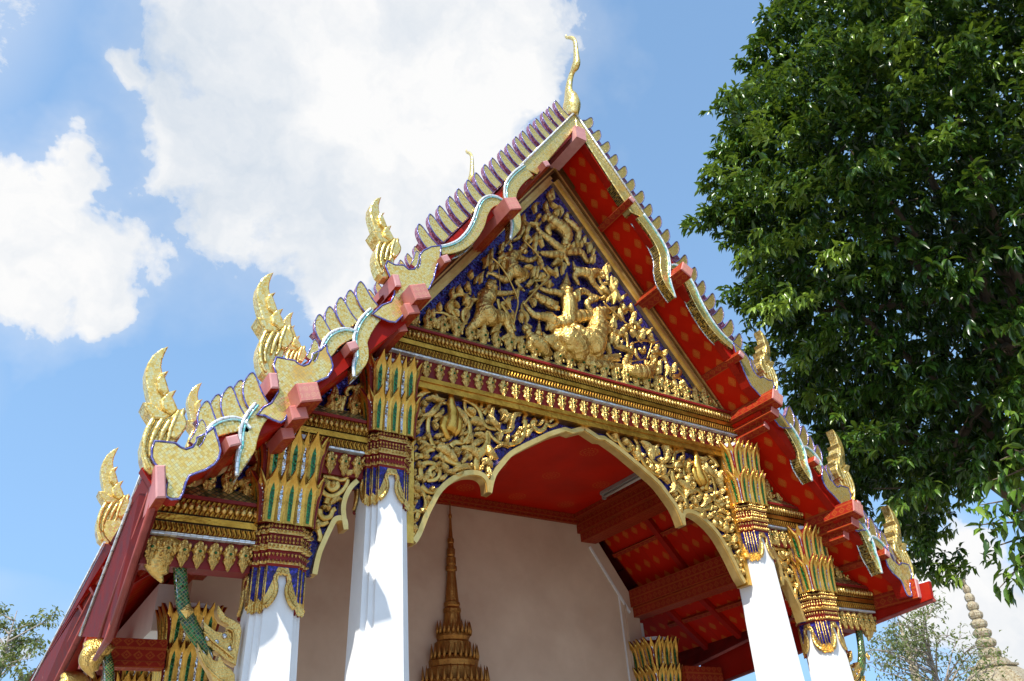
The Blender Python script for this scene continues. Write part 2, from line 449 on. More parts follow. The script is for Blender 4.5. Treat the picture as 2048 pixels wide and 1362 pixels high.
    def rings(s, secs, mat=0, smooth=False, caps=True):
        """loft closed rings of equal length"""
        o = len(s.v); n = len(secs[0])
        for r in secs: s.v.extend(Vector(p) for p in r)
        for i in range(len(secs) - 1):
            mm = mat[i] if hasattr(mat, '__len__') else mat
            for q in range(n):
                r = (q + 1) % n
                s.f.append((o + i * n + q, o + i * n + r, o + (i + 1) * n + r, o + (i + 1) * n + q)); s.m.append(mm); s.s.append(smooth)
        if caps:
            s.f.append(tuple(o + q for q in reversed(range(n)))); s.m.append(mat[0] if hasattr(mat, '__len__') else mat); s.s.append(False)
            s.f.append(tuple(o + (len(secs) - 1) * n + q for q in range(n))); s.m.append(mat[-1] if hasattr(mat, '__len__') else mat); s.s.append(False)
    def ball(s, c, r, n=8, mat=0, sc_=(1, 1, 1)):
        c = Vector(c); h = max(3, n // 2)
        rs = []
        for i in range(h + 1):
            th = PI * (0.02 + 0.96 * i / h)
            rs.append([c + Vector((math.sin(th) * math.cos(2 * PI * q / n) * r * sc_[0], math.sin(th) * math.sin(2 * PI * q / n) * r * sc_[1], -math.cos(th) * r * sc_[2])) for q in range(n)])
        s.rings(rs, mat, True)
    def mirror(s):
        t = MB()
        t.v = [Vector((-p.x, p.y, p.z)) for p in s.v]
        t.f = [tuple(reversed(f)) for f in s.f]
        t.m = list(s.m); t.s = list(s.s)
        t.uv = {i: list(reversed(u)) for i, u in s.uv.items()}
        return t
    def mesh(s, name, mats):
        me = bpy.data.meshes.new(name)
        me.from_pydata([tuple(p) for p in s.v], [], s.f)
        for mt in mats: me.materials.append(MAT[mt])
        me.polygons.foreach_set('material_index', s.m)
        me.polygons.foreach_set('use_smooth', s.s)
        if s.uv:
            ul = me.uv_layers.new(name='UVMap')
            for i, u in s.uv.items():
                p = me.polygons[i]
                for j, li in enumerate(p.loop_indices): ul.data[li].uv = u[j]
        me.update()
        return me
    def build(s, name, mats, parent=None, loc=None):
        if isinstance(mats, str): mats = [mats]
        o = bpy.data.objects.new(name, s.mesh(name, mats))
        col.objects.link(o)
        o.parent = parent
        if loc is not None: o.location = loc
        return o
def inst(name, me, parent, mat4=None):
    o = bpy.data.objects.new(name, me)
    col.objects.link(o)
    o.parent = parent
    if mat4 is not None: o.matrix_local = mat4
    return o
def empty(name, loc=(0, 0, 0), label=None, cat=None, group=None, parent=None):
    o = bpy.data.objects.new(name, None)
    o.empty_display_size = 0.3
    col.objects.link(o)
    o.location = loc
    o.parent = parent
    if label: o['label'] = label
    if cat: o['category'] = cat
    if group: o['group'] = group
    return o
def spl(pts, n=6):
    """Catmull-Rom through tuples of numbers"""
    P = [tuple(p) for p in pts]
    out = []
    for i in range(len(P) - 1):
        p0, p1, p2, p3 = P[max(i - 1, 0)], P[i], P[i + 1], P[min(i + 2, len(P) - 1)]
        for q in range(n):
            t = q / n
            out.append(tuple(0.5 * ((2 * b) + (-a + c) * t + (2 * a - 5 * b + 4 * c - d) * t * t + (-a + 3 * b - 3 * c + d) * t ** 3)
                             for a, b, c, d in zip(p0, p1, p2, p3)))
    out.append(P[-1])
    return out
def both(mb, name, mats, parent):
    """a piece of the left side and its mirror image on the right"""
    return mb.build(name, mats, parent), mb.mirror().build(name, mats, parent)

# ------------------------------------------------------------------ ground
g = MB()
g.add([(-600, -600, 0), (600, -600, 0), (600, 600, 0), (-600, 600, 0)], [(0, 1, 2, 3)], 0)
gr = g.build('ground', 'stone_paving')
gr['kind'] = 'structure'

# ------------------------------------------------------------------ the temple hall
T = empty('temple_hall', (0, 0, 0), 'ornate gilded temple hall with white columns, carved gable and tiered red roof', 'temple')
WALL_Y = 3.45
pl = MB()
pl.box(-4.6, 4.6, -0.75, 16.0, 0.0, 0.22, 0)
pl.box(-4.4, 4.4, -0.55, 15.8, 0.22, 0.5, 0)
pl.build('plinth', 'stone_paving', T)

def section(h, z, cx, cy):
    a, b = 0.60 * h, 0.80 * h
    q = [(a, -h), (a, -b), (b, -b), (b, -a), (h, -a)]
    ring = []
    for r in range(4):
        for (x, y) in q:
            for _ in range(r): x, y = -y, x
            ring.append((cx + x, cy + y, z))
    return ring
def perimeter(h, per=0.035):
    """points (x, y, nx, ny) spread along the redented outline"""
    ring = section(h, 0, 0, 0)
    out = []
    for i in range(len(ring)):
        p, q = Vector(ring[i][:2]), Vector(ring[(i + 1) % len(ring)][:2])
        L = (q - p).length
        n = max(1, round(L / per))
        nx, ny = (q - p).y / L, -(q - p).x / L
        for j in range(n):
            c = p.lerp(q, (j + 0.5) / n)
            out.append((c.x, c.y, nx, ny))
    return out

# a petal of the capital: gilded frame, glass let into it, tip bent outwards (local: x across, y towards the viewer is -y, z up)
def petal_mesh(name, wd, ht, glass, bend):
    mb = MB()
    prof = [(0.0, 0.78), (0.2, 0.82), (0.45, 0.88), (0.60, 1.0), (0.73, 0.96), (0.82, 0.58), (0.91, 0.30), (1.0, 0.03)]
    inn = [(0.05, 0.20), (0.2, 0.24), (0.40, 0.27), (0.54, 0.27), (0.63, 0.21), (0.69, 0.10), (0.72, 0.03), (0.73, 0.01)]
    def yy(t): return -bend * (t ** 2.6)
    def P(t, wv, d): return (wv * wd / 2, yy(t) + d, t * ht)
    Lo = [P(t, -a, 0) for t, a in prof]; Ro = [P(t, a, 0) for t, a in prof]
    Lm = [P(t, -a * 0.55 - b * 0.45, -0.012) for (t, a), (_, b) in zip(prof, inn)]; Rm = [P(t, a * 0.55 + b * 0.45, -0.012) for (t, a), (_, b) in zip(prof, inn)]
    Li = [P(t, -a, -0.004) for t, a in inn]; Ri = [P(t, a, -0.004) for t, a in inn]
    Lb = [P(t, -a, 0.03) for t, a in prof]; Rb = [P(t, a, 0.03) for t, a in prof]
    n = len(prof)
    def strip(A, B, mat):
        mb.add(A + B, [(i, n + i, n + i + 1, i + 1) for i in range(n - 1)], mat)
    strip(Lb, Lo, 2); strip(Lo, Lm, 0); strip(Lm, Li, 0); strip(Li, Ri, 1); strip(Ri, Rm, 0); strip(Rm, Ro, 0); strip(Ro, Rb, 2)
    strip(Rb, Lb, 2)
    # the tip, closing between the end of the glass and the point
    mb.add([Li[-1], Lm[-1], Lo[-1], Ro[-1], Rm[-1], Ri[-1]], [(0, 1, 2, 3, 4, 5)], 0)
    mb.add([Li[0], Lm[0], Lo[0], Ro[0], Rm[0], Ri[0]], [(5, 4, 3, 2, 1, 0)], 0)
    return mb.mesh(name, ['gilt_petal', glass, 'red_ground'])
PET_W = petal_mesh('petal', 0.150, 0.50, 'green_glass', 0.095)
PET_N = petal_mesh('petal', 0.105, 0.49, 'silver_glass', 0.085)

def petal_ring(parent, cx, cy, z0, half, phase, sc_=1.0):
    """twelve broad petals and twelve narrow ones between them, set round the square capital"""
    per = 8 * half
    for i in range(24):
        s_ = (i + phase) / 24.0 * per
        side = int(s_ // (2 * half)) % 4
        q = s_ % (2 * half) - half
        x, y, ang = q, -half, 0.0
        edge = abs(q) / half
        if edge > 0.86: ang = math.copysign(PI / 4 * (edge - 0.86) / 0.14, q)
        rr = 1.0 - 0.10 * max(0.0, edge - 0.6) / 0.4
        x *= rr; y *= rr + 0.0
        M = Matrix.Rotation(side * PI / 2, 4, 'Z') @ Matrix.Translation((x, y + (0.012 if i % 2 else 0.0), 0)) @ Matrix.Rotation(ang, 4, 'Z')
        M = Matrix.Translation((cx, cy, z0)) @ M @ Matrix.Scale(sc_, 4)
        inst('petal', PET_W if i % 2 == 0 else PET_N, parent, M)

def lerp_tab(x, tab):
    for (a, b), (c, d) in zip(tab, tab[1:]):
        if a <= x <= c and c > a: return b + (d - b) * (x - a) / (c - a)
    return tab[-1][1]
def capital(parent, cx, cy, zb, full=True):
    """zb: lowest tip of the feathered skirt"""
    # skirt of blue glass with a gilded feather edge, drawn up into a keyhole over every face
    hs = 0.226
    ring = section(hs, 0, 0, 0)
    sk = MB()
    cols_ = []
    for i in range(20):
        p, q = Vector(ring[i][:2]), Vector(ring[(i + 1) % 20][:2])
        main = (i % 5) == 4
        n = 26 if main else 3
        for j in range(n):
            c = p.lerp(q, j / n)
            if main:
                sgn = abs(j / n - 0.5) * 2
                up = lerp_tab(sgn, ((0.0, 0.335), (0.20, 0.325), (0.30, 0.285), (0.27, 0.25), (0.30, 0.225), (0.45, 0.165), (0.65, 0.10), (0.85, 0.045), (1.0, 0.02)))
                key = max(0.0, 1 - sgn)
            else:
                up, key = (0.018 if j % 2 else 0.0), 0.0
            cols_.append((c.x, c.y, up, key))
    n = len(cols_)
    zt = zb + 0.39
    lev = []
    for kx, (dz, grow) in enumerate(((None, 0.0), ('b', 0.0), ('b2', 0.010), ('f', 0.014))):
        row = []
        for (x, y, up, key) in cols_:
            r = 1 + grow / hs
            fb = 0.105 + 0.10 * key
            z = zt if kx == 0 else (zb + up + fb if kx in (1, 2) else zb + up)
            row.append((cx + x * r, cy + y * r, min(z, zt - 0.004 * kx)))
        lev.append(row)
    sk.rings(lev[:2], 0, False, False)
    sk.rings(lev[1:], 1, False, False)
    # inner lip so that the feather edge has thickness
    sk.rings([lev[3], [(cx + x * 0.98, cy + y * 0.98, zb + up + 0.012) for (x, y, up, key) in cols_]], 2, False, False)
    sk.build('feather_skirt', ['blue_glass', 'gilt_leaf', 'red_ground'], parent)
    ln = MB()
    for i in range(20):
        x, y, _ = ring[i]
        r = 1.015
        ln.tube([(cx + x * r, cy + y * r, zb + 0.08), (cx + x * r, cy + y * r, zt)], 0.007, 6, 0)
    for s_ in range(4):       # the two curls either side of each keyhole
        for sg in (-1, 1):
            pts = spl([(0.125, 0.05), (0.085, 0.09), (0.050, 0.16), (0.046, 0.23), (0.066, 0.285), (0.045, 0.335), (0.012, 0.325), (0.0, 0.36)], 4)
            Mr = Matrix.Rotation(s_ * PI / 2, 4, 'Z')
            ln.tube([Vector((cx, cy, zb)) + Mr @ Vector((sg * a, -hs - 0.012, b)) for a, b in pts], [0.024 - 0.012 * i / len(pts) for i in range(len(pts))], 7, 0, 0.7, Mr @ Vector((0, 1, 0)))
    ln.build('skirt_edging', 'gilt_leaf', parent)
    # collar: red ground with gilded rings
    prof = [(0.39, 0.228, 0), (0.41, 0.240, 1), (0.43, 0.240, 1), (0.432, 0.232, 0), (0.52, 0.236, 0), (0.524, 0.256, 1), (0.575, 0.258, 1),
            (0.578, 0.240, 0), (0.66, 0.244, 0), (0.664, 0.262, 1), (0.70, 0.262, 1), (0.702, 0.245, 0), (0.76, 0.240, 0)]
    co = MB()
    co.rings([section(h, zb + z, cx, cy) for z, h, _ in prof], [q[2] for q in prof[:-1]], False, True)
    co.build('collar', ['red_ground', 'gilt_leaf'], parent)
    bd = MB()
    for zz, hh, sz, tip in ((0.425, 0.246, 0.017, 1), (0.495, 0.246, 0.017, -1), (0.550, 0.266, 0.015, 1), (0.598, 0.252, 0.017, 1), (0.640, 0.252, 0.017, -1), (0.685, 0.270, 0.014, 1), (0.728, 0.256, 0.019, 1)):
        for (x, y, nx, ny) in perimeter(hh, 0.034):
            c = Vector((cx + x, cy + y, zb + zz))
            nrm = Vector((nx, ny, 0)); tx = Vector((-ny, nx, 0))
            vs = [c + tx * sz * 0.75, c - tx * sz * 0.75, c + Vector((0, 0, tip * sz * 1.5)), c - Vector((0, 0, tip * sz * 0.7)), c + nrm * sz * 0.9]
            bd.add(vs, [(0, 2, 4), (2, 1, 4), (1, 3, 4), (3, 0, 4)], 0)
    b_ = bd.build('bead_row', 'gilt_leaf', parent)
    b_['kind'] = 'stuff'
    core = MB()
    core.rings([section(h, zb + z, cx, cy) for z, h in ((0.74, 0.225), (1.2, 0.225), (1.24, 0.24), (1.60, 0.24))], 0, False, True)
    core.build('core', 'red_ground', parent)
    petal_ring(parent, cx, cy, zb + 0.755, 0.262, 1.0, 0.96)
    petal_ring(parent, cx, cy, zb + 1.12, 0.268, 1.0, 1.04)

def column(cx, cy, zcap, name='column'):
    s_ = MB()
    prof = [(0.5, 0.40), (0.62, 0.40), (0.66, 0.36), (0.80, 0.36), (0.84, 0.32), (0.95, 0.31), (1.0, 0.285), (zcap - 1.2, 0.236), (zcap, 0.213), (zcap + 0.3, 0.208), (zcap + 1.66, 0.20)]
    s_.rings([section(h, z, cx, cy) for z, h in prof], 0, False, True)
    c = s_.build(name, 'white_plaster', T)
    capital(c, cx, cy, zcap)
    return c
ZI, ZO = 4.27, 3.20
for sx in (-1, 1):
    column(sx * 2.64, 0.0, ZI)
    column(sx * 3.63, 0.0, ZO)

# ------------------------------------------------------------------ cornices
def leaf_relief(name, w_, h_, mats, lobes=3, curl=0.03, bs=0.7):
    """carved leaf hanging from its top edge: lobed outline, domed, with a curled tip (local: x across, -y outwards, z up)"""
    mb = MB()
    N = 14
    rows = []
    for i in range(N + 1):
        t = i / N
        wd = (0.25 + 0.75 * (1 - t) ** 0.8) * math.sin(PI * min(1.0, (1 - t) * 0.93 + 0.10)) ** 0.5 * 1.15 * (0.86 + 0.16 * math.cos(t * lobes * 2 * PI))
        if t > 0.9: wd *= (1 - t) / 0.1 * 0.8 + 0.05
        row = []
        for q in (-1.0, -0.72, -0.38, -0.12, 0.0, 0.12, 0.38, 0.72, 1.0):
            dome = (1 - q * q) ** 0.5
            y = -0.045 * dome * math.sin(PI * (0.12 + 0.8 * t)) + (0.012 if abs(q) in (0.38,) else 0.0) + (0.010 if abs(q) == 0.12 else 0)
            y -= curl * max(0.0, t - 0.5) ** 2 * 4
            y += 0.006 * math.sin(t * 26 + abs(q) * 5)
            row.append((q * wd * w_ / 2, y, -t * h_))
        rows.append(row)
    vs = [p for r in rows for p in r]
    fs = [(i * 9 + j, i * 9 + j + 1, (i + 1) * 9 + j + 1, (i + 1) * 9 + j) for i in range(N) for j in range(8)]
    fs = [tuple(reversed(f)) for f in fs]
    mb.add(vs, fs, 0, True)
    # shell behind
    bk = [(p[0] * 0.9, p[1] + 0.02, p[2]) for p in vs]
    mb.add(bk, [tuple(reversed(f)) for f in fs], 0, True)
    mb.ball((0, -0.05, -h_ * 0.40), w_ * 0.09, 8, 1)
    for sg in (-1, 1):
        mb.ball((sg * w_ * 0.26, -0.036, -h_ * 0.24), w_ * 0.15 * bs, 7, 0, (1, 1, 1.6))
        mb.ball((sg * w_ * 0.25, -0.034, -h_ * 0.55), w_ * 0.11 * bs, 7, 0, (1, 1, 1.8))
    return mb.mesh(name, mats)
HANG = leaf_relief('hanging_leaf', 0.150, 0.235, ['gilt_leaf', 'green_glass'])
UPLF = leaf_relief('upright_leaf', 0.17, 0.29, ['gilt_leaf', 'green_glass'], 2, 0.01, 0.6)

def cornice(xa, xb, z0, yo, n_hang, n_up, endcap=True, deep=0.0):
    """mouldings between xa and xb; z0 is the lower edge of the hanging leaves' band"""
    mb = MB()
    def lay(za, zb, yf, mat, x0=0.0):
        mb.box(xa - x0 if xa < xb else xa + x0, xb + x0 if xa < xb else xb - x0, yf + yo, 0.10 + yo * 0, z0 + za, z0 + zb, mat)
    lay(0.0, 0.235, -0.085, 1)          # red band behind the leaves
    lay(0.235, 0.258, -0.150, 4)        # strip of white glass
    lay(0.262, 0.335, -0.165, 6)
    lay(0.335, 0.350, -0.140, 5)
    lay(0.350, 0.405, -0.170, 0)
    lay(0.405, 0.418, -0.150, 5)
    lay(0.418, 0.545, -0.176, 6)
    lay(0.545, 0.575, -0.200, 1)
    # sloping top of green and gold glass
    x0, x1 = min(xa, xb), max(xa, xb)
    ya, yb = -0.200 + yo, -0.03
    mb.add([(x0, ya, z0 + 0.575), (x1, ya, z0 + 0.575), (x1, yb, z0 + 0.73), (x0, yb, z0 + 0.73)], [(0, 1, 2, 3)], 2)
    mb.add([(x0, ya, z0 + 0.575), (x0, yb, z0 + 0.73), (x0, 0.1, z0 + 0.73), (x0, 0.1, z0 + 0.575)], [(0, 1, 2, 3)], 0)
    mb.add([(x1, ya, z0 + 0.575), (x1, yb, z0 + 0.73), (x1, 0.1, z0 + 0.73), (x1, 0.1, z0 + 0.575)], [(3, 2, 1, 0)], 0)
    mb.add([(x0, yb, z0 + 0.73), (x1, yb, z0 + 0.73), (x1, 0.1, z0 + 0.73), (x0, 0.1, z0 + 0.73)], [(0, 1, 2, 3)], 0)
    o = mb.build('cornice', ['gilt_moulding', 'red_ground', 'cornice_glass', 'gilt_leaf', 'white_glass', 'black_line', 'gilt_band'], T)
    # pearl moulding
    pe = MB()
    L = x1 - x0
    npe = int(L / 0.052)
    for i in range(npe):
        pe.ball((x0 + (i + 0.5) * L / npe, -0.186 + yo, z0 + 0.482), 0.026, 7, 0, (1, 1, 1.35))
    p_ = pe.build('pearl_moulding', 'gilt_leaf', o)
    p_['kind'] = 'stuff'
    for i in range(n_hang):
        x = x0 + (i + 0.5) * L / n_hang
        inst('hanging_leaf', HANG, o, Matrix.Translation((x, -0.105 + yo, z0 + 0.225)) @ Matrix.Rotation(0.10, 4, 'X'))
    for i in range(n_up):
        x = x0 + (i + 0.5) * L / n_up
        h = 1.0 + 0.12 * (i % 2)
        inst('upright_leaf', UPLF, o, Matrix.Translation((x, -0.055 + yo, z0 + 0.66)) @ Matrix.Rotation(PI, 4, 'Y') @ Matrix.Scale(h, 4))
    return o
mosaic('cornice_glass', (0.05, 0.10, 0.04), (0.42, 0.30, 0.09), (0.70, 0.56, 0.24), 0.045, 0.6, 0.3, 0.4, grout=(0.03, 0.06, 0.03), rot=0.785, gw=0.12)
paint('black_line', (0.02, 0.018, 0.015), (0.012, 0.01, 0.01), 0.4)
ZC1 = 5.845
cornice(-2.78, 2.78, ZC1, 0.0, 33, 30)
cornice(-3.98, -2.88, 4.56, 0.0, 8, 5)
cornice(3.98, 2.88, 4.56, 0.0, 8, 5)
cornice(-4.74, -3.87, 3.55, 0.0, 7, 5)
cornice(4.74, 3.87, 3.55, 0.0, 7, 5)

# ------------------------------------------------------------------ gable and its frame
def crop(ox, oy, s_):
    return lambda x, y: (ox + x / s_, oy + y / s_)
PED_Z0 = ZC1 + 0.70
ped = MB()
ped.prism([(-2.62, PED_Z0 - 0.1), (2.62, PED_Z0 - 0.1), (0, 10.0)], 0.03, 0.12, 0)
pediment = ped.build('gable_panel', 'blue_glass', T)
fr = MB()
def rake_bar(mb, p, q, y0, y1, up, dn, mat):
    """bar along a sloping line p-q of the facade, 'up' above and 'dn' below the line"""
    p, q = Vector((p[0], p[1])), Vector((q[0], q[1]))
    t = (q - p).normalized()
    n = Vector((-t.y, t.x))
    if n.y < 0: n = -n
    pts = [p - n * dn, q - n * dn, q + n * up, p + n * up]
    mb.prism([(a.x, a.y) for a in pts], y0, y1, mat)
# inner edge of the frame runs from (0, 9.78) to (2.34, 6.62)
for sx in (-1, 1):
    a, b = (0.0, 9.80), (sx * 2.46, 6.46)
    rake_bar(fr, a, b, -0.03, 0.12, 0.045, 0.0, 1)
    rake_bar(fr, a, b, -0.075, 0.11, 0.10, -0.045, 1)
    rake_bar(fr, (0, 9.96), (sx * 2.58, 6.46), -0.10, 0.10, 0.17, -0.004, 0)
    rake_bar(fr, (0, 10.14), (sx * 2.66, 6.52), -0.13, 0.09, 0.07, -0.06, 0)
    rake_bar(fr, (0, 10.02), (sx * 2.60, 6.47), -0.115, 0.0, 0.018, 0.0, 1)
fr.build('gable_frame', ['gilt_frame', 'gilt_rim'], T)

# small wing gables over the lower cornices
wing = MB()
wing.prism([(-2.90, 5.02), (-4.04, 5.02), (-2.90, 6.45)], 0.02, 0.10, 0)
both(wing, 'wing_panel', 'blue_glass', T)
wing = MB()
wing.prism([(-3.88, 4.06), (-4.84, 4.06), (-3.88, 5.05)], 0.02, 0.10, 0)
both(wing, 'wing_panel', 'blue_glass', T)
wf = MB()
rake_bar(wf, (-2.86, 6.12), (-4.06, 4.86), -0.06, 0.11, 0.03, 0.03, 1)
rake_bar(wf, (-2.86, 6.20), (-4.10, 4.90), -0.10, 0.11, 0.16, -0.02, 0)
rake_bar(wf, (-3.84, 4.72), (-4.66, 4.10), -0.06, 0.11, 0.03, 0.03, 1)
rake_bar(wf, (-3.84, 4.80), (-4.66, 4.18), -0.10, 0.11, 0.16, -0.02, 0)
both(wf, 'wing_frame', ['gilt_frame', 'gilt_rim'], T)

# ------------------------------------------------------------------ arch panels
A3 = crop(820, 740, 6.053)
A4 = crop(820, 900, 6.81)
S2c = crop(460, 860, 6.053)
def line_px(pts, y, n=6):
    return [F(u, v, y) for u, v in spl(pts, n)]
rim_px = [A4(15, 1270), A4(70, 1190), A4(125, 1060), A4(190, 900), A4(265, 750), A4(350, 600), A4(450, 490), A4(580, 400), A4(720, 345), A4(860, 340), A4(960, 380), A4(1022, 470), A4(1040, 606)]
rim_px2 = [A4(1040, 606), A4(1072, 450), A4(1130, 300), A4(1220, 160), A3(1180, 985), A3(1330, 880), A3(1500, 790), A3(1700, 710), (1153, 850)]
ztop = ZC1 - 0.105
ra = line_px(rim_px, 0.0, 5)
rb = line_px(rim_px2, 0.0, 5)
zt_ = ztop - 0.045
for i_, p_ in enumerate(rb):
    f_ = min(1.0, abs(p_.x) / 1.35)
    p_.z -= 0.085 * math.sin(PI * f_) ** 0.7
    if p_.x > -0.25: p_.z = min(p_.z, zt_ - 0.42 * abs(p_.x))
rb = [p_ for p_ in rb if p_.x < -0.02] + [Vector((0.0, 0.0, zt_))]
edge = []
for p in list(ra) + list(rb[1:]):
    if not edge or p.x > edge[-1][0] + 0.004: edge.append((p.x, p.z))
ztop = ZC1 - 0.105
x_c = -2.36
pan = MB()
pan.prism([(x_c, ztop)] + [(x_c, edge[0][1])] + edge[0:] + [(0.0, ztop)], 0.0, 0.07, 0)
for mb_ in (pan, pan.mirror()):
    mb_.build('arch_panel', ['blue_glass'], T)
def band(mb, pts, w0, w1, y0, y1, mat=0, mat2=None):
    """flat band along a curve of the facade: offset w0 on one side, w1 on the other"""
    P = [Vector((p[0], p[1])) for p in pts]
    L, Rr = [], []
    for i in range(len(P)):
        t = (P[min(i + 1, len(P) - 1)] - P[max(i - 1, 0)]).normalized()
        n = Vector((-t.y, t.x))
        L.append(P[i] + n * w0); Rr.append(P[i] - n * w1)
    N = len(P)
    vs = [(p.x, y0, p.y) for p in L] + [(p.x, y0, p.y) for p in Rr] + [(p.x, y1, p.y) for p in L] + [(p.x, y1, p.y) for p in Rr]
    fs, fm = [], []
    for i in range(N - 1):
        fs += [(i, i + 1, N + i + 1, N + i), (N + i, N + i + 1, 3 * N + i + 1, 3 * N + i), (2 * N + i, 2 * N + i + 1, i + 1, i), (3 * N + i, 3 * N + i + 1, 2 * N + i + 1, 2 * N + i)]
    fs += [(0, N, 3 * N, 2 * N), (N - 1, 3 * N - 1, 4 * N - 1, 2 * N - 1)]
    o = len(mb.v)
    mb.add(vs, fs, mat)
arch_rim = []
rm = MB()
band(rm, [(p.x, p.z) for p in ra], 0.028, 0.028, -0.075, 0.05)
band(rm, [(p.x, p.z) for p in ra], 0.012, 0.033, -0.055, 0.06)
band(rm, [(p.x, p.z) for p in rb], 0.028, 0.028, -0.076, 0.05)
band(rm, [(p.x, p.z) for p in rb], 0.012, 0.033, -0.056, 0.06)
both(rm, 'arch_rim', 'gilt_rim', T)
bm_ = MB()
bm_.box(-2.40, 2.40, -0.125, 0.12, ztop - 0.03, ZC1 + 0.002, 0)
bm_.box(-2.40, 2.40, -0.140, 0.13, ztop + 0.045, ztop + 0.07, 0)
bm_.build('arch_beam', 'gilt_moulding', T)
jm = MB()
jm.box(-2.405, -2.33, -0.09, 0.10, edge[0][1] - 0.03, ztop, 0)
both(jm, 'arch_jamb', 'gilt_petal', T)

# side arches between the inner and outer columns
srim1 = [(624, 1152), (632, 1115), (642, 1089), S2c(1190, 1200), S2c(1240, 1110), S2c(1310, 1090), S2c(1360, 1120), S2c(1370, 1230)]
srim2 = [S2c(1370, 1230), S2c(1345, 1080), S2c(1340, 950), S2c(1370, 830), S2c(1430, 720), S2c(1510, 640)]
sa = line_px(srim1, 0.0, 5)
sb = line_px(srim2, 0.0, 5)
ep = []
for p in list(sa) + list(sb[1:]):
    if not ep or p.x > ep[-1][0] + 0.004: ep.append((p.x, p.z))
sp = MB()
sp.prism([(-3.42, 4.50), (-3.42, ep[0][1])] + ep + [(-2.84, ep[-1][1]), (-2.84, 4.50)], 0.0, 0.06, 0)
both(sp, 'arch_panel', 'blue_glass', T)
rm = MB()
for q, dy_r in ((sa, 0.0), (sb, 0.004)):
    band(rm, [(p.x, p.z) for p in q], 0.024, 0.024, -0.07 - dy_r, 0.06 + dy_r)
both(rm, 'arch_rim', 'gilt_rim', T)

# ------------------------------------------------------------------ carved scrolls
def scroll(mb, pts, y, w0, w1, n=5, flat=0.75, mat=0):
    """tapering stem with a groove: pts in pixels, widths in px"""
    q = spl(pts, n)
    N = len(q)
    P = [F(u, v, y) for u, v in q]
    R_ = [(w0 + (w1 - w0) * i / (N - 1)) * 0.0074 for i in range(N)]
    mb.tube(P, R_, 12, mat, flat, groove=0.32)
def flame(mb, p, q, wpx, y, bend=0.25, lob=3, mat=0, ext=0.2):
    """flame-shaped leaf from p to q (pixels) with a serrated edge and a raised midrib"""
    P, Q = F(p[0], p[1], y), F(q[0], q[1], y)
    Q = Q + (Q - P) * ext
    d = Q - P
    L = d.length
    if L < 1e-4: return
    n = Vector((-d.z, 0, d.x)).normalized()
    N = 12
    rows = []
    for i in range(N + 1):
        t = i / N
        c = P + d * t + n * (bend * L * math.sin(PI * t) * (0.5 + 0.5 * t))
        wd = wpx * 0.0068 * math.sin(PI * min(1.0, 0.12 + 0.88 * t)) ** 0.8 * (1 - 0.42 * (((t * lob) % 1.0)))
        if i == N: wd = 0.0006
        tt = (d + n * (bend * L * PI * math.cos(PI * t) * 0.6)).normalized()
        nn = Vector((-tt.z, 0, tt.x))
        lift = 0.045 * math.sin(PI * (0.15 + 0.8 * t)) + 0.02 * t
        rows.append([c + nn * wd + Vector((0, 0.012, 0)), c + nn * wd * 0.45 + Vector((0, -lift * 0.9, 0)), c + Vector((0, -lift * 0.55, 0)),
                     c - nn * wd * 0.45 + Vector((0, -lift * 0.9, 0)), c - nn * wd + Vector((0, 0.012, 0))])
    vs = [a for r in rows for a in r]
    fs = [(i * 5 + j, (i + 1) * 5 + j, (i + 1) * 5 + j + 1, i * 5 + j + 1) for i in range(N) for j in range(4)]
    mb.add(vs, fs, mat, True)
    mb.add([Vector(v) + Vector((0, 0.03, 0)) for v in vs], [tuple(reversed(f)) for f in fs], mat, True)

YS = -0.035
stems = [  # main panel, traced
    ([(290, 950), (260, 870), (225, 780), (215, 660), (240, 540), (310, 450), (400, 400), (500, 420)], 4.2, 3.0),
    ([(560, 450), (640, 520), (700, 620), (725, 720), (700, 820), (620, 880), (540, 880), (485, 930)], 3.6, 5.0),
    ([(80, 370), (130, 300), (220, 250), (330, 230), (440, 250), (560, 300), (650, 350), (740, 400), (820, 470), (860, 560), (890, 650), (950, 700), (1040, 720)], 5.0, 3.2),
    ([(850, 460), (870, 400), (830, 330), (760, 310), (690, 340), (660, 410), (680, 500), (740, 560), (830, 590)], 3.0, 3.6),
    ([(960, 490), (970, 570), (1010, 650), (1100, 740), (1190, 740), (1240, 690), (1230, 640)], 3.0, 4.2),
    ([(890, 540), (930, 470), (1010, 420), (1110, 400), (1210, 430), (1280, 490), (1330, 560)], 4.2, 3.0),
    ([(1370, 650), (1390, 560), (1450, 510), (1540, 500), (1620, 550), (1650, 630), (1620, 710), (1560, 740), (1500, 700), (1480, 640), (1520, 605)], 3.4, 5.0),
    ([(1390, 600), (1390, 720), (1350, 830), (1270, 890), (1180, 900), (1080, 880), (1000, 820), (960, 760)], 4.8, 3.0),
    ([(940, 740), (945, 830), (930, 920), (890, 990), (830, 1040), (800, 1110), (805, 1220)], 4.4, 6.0),
    ([(760, 930), (830, 970), (900, 930), (925, 850), (930, 760)], 3.6, 4.4),
    ([(750, 1150), (650, 1150), (540, 1130), (430, 1080), (340, 1020)], 3.0, 6.5),
    ([(50, 1030), (130, 1045), (185, 1010), (225, 970), (290, 960)], 5.0, 4.0),
    ([(150, 1330), (125, 1240), (140, 1160), (200, 1125), (290, 1140), (350, 1200), (350, 1290), (290, 1330), (200, 1340)], 4.5, 3.2),
    ([(280, 1300), (240, 1250), (250, 1200), (300, 1175)], 3.0, 4.0),
    ([(760, 310), (800, 420), (870, 480), (960, 460)], 2.6, 3.0),
    ([(1640, 640), (1700, 680), (1770, 650), (1800, 590), (1750, 570)], 3.6, 2.6),
]
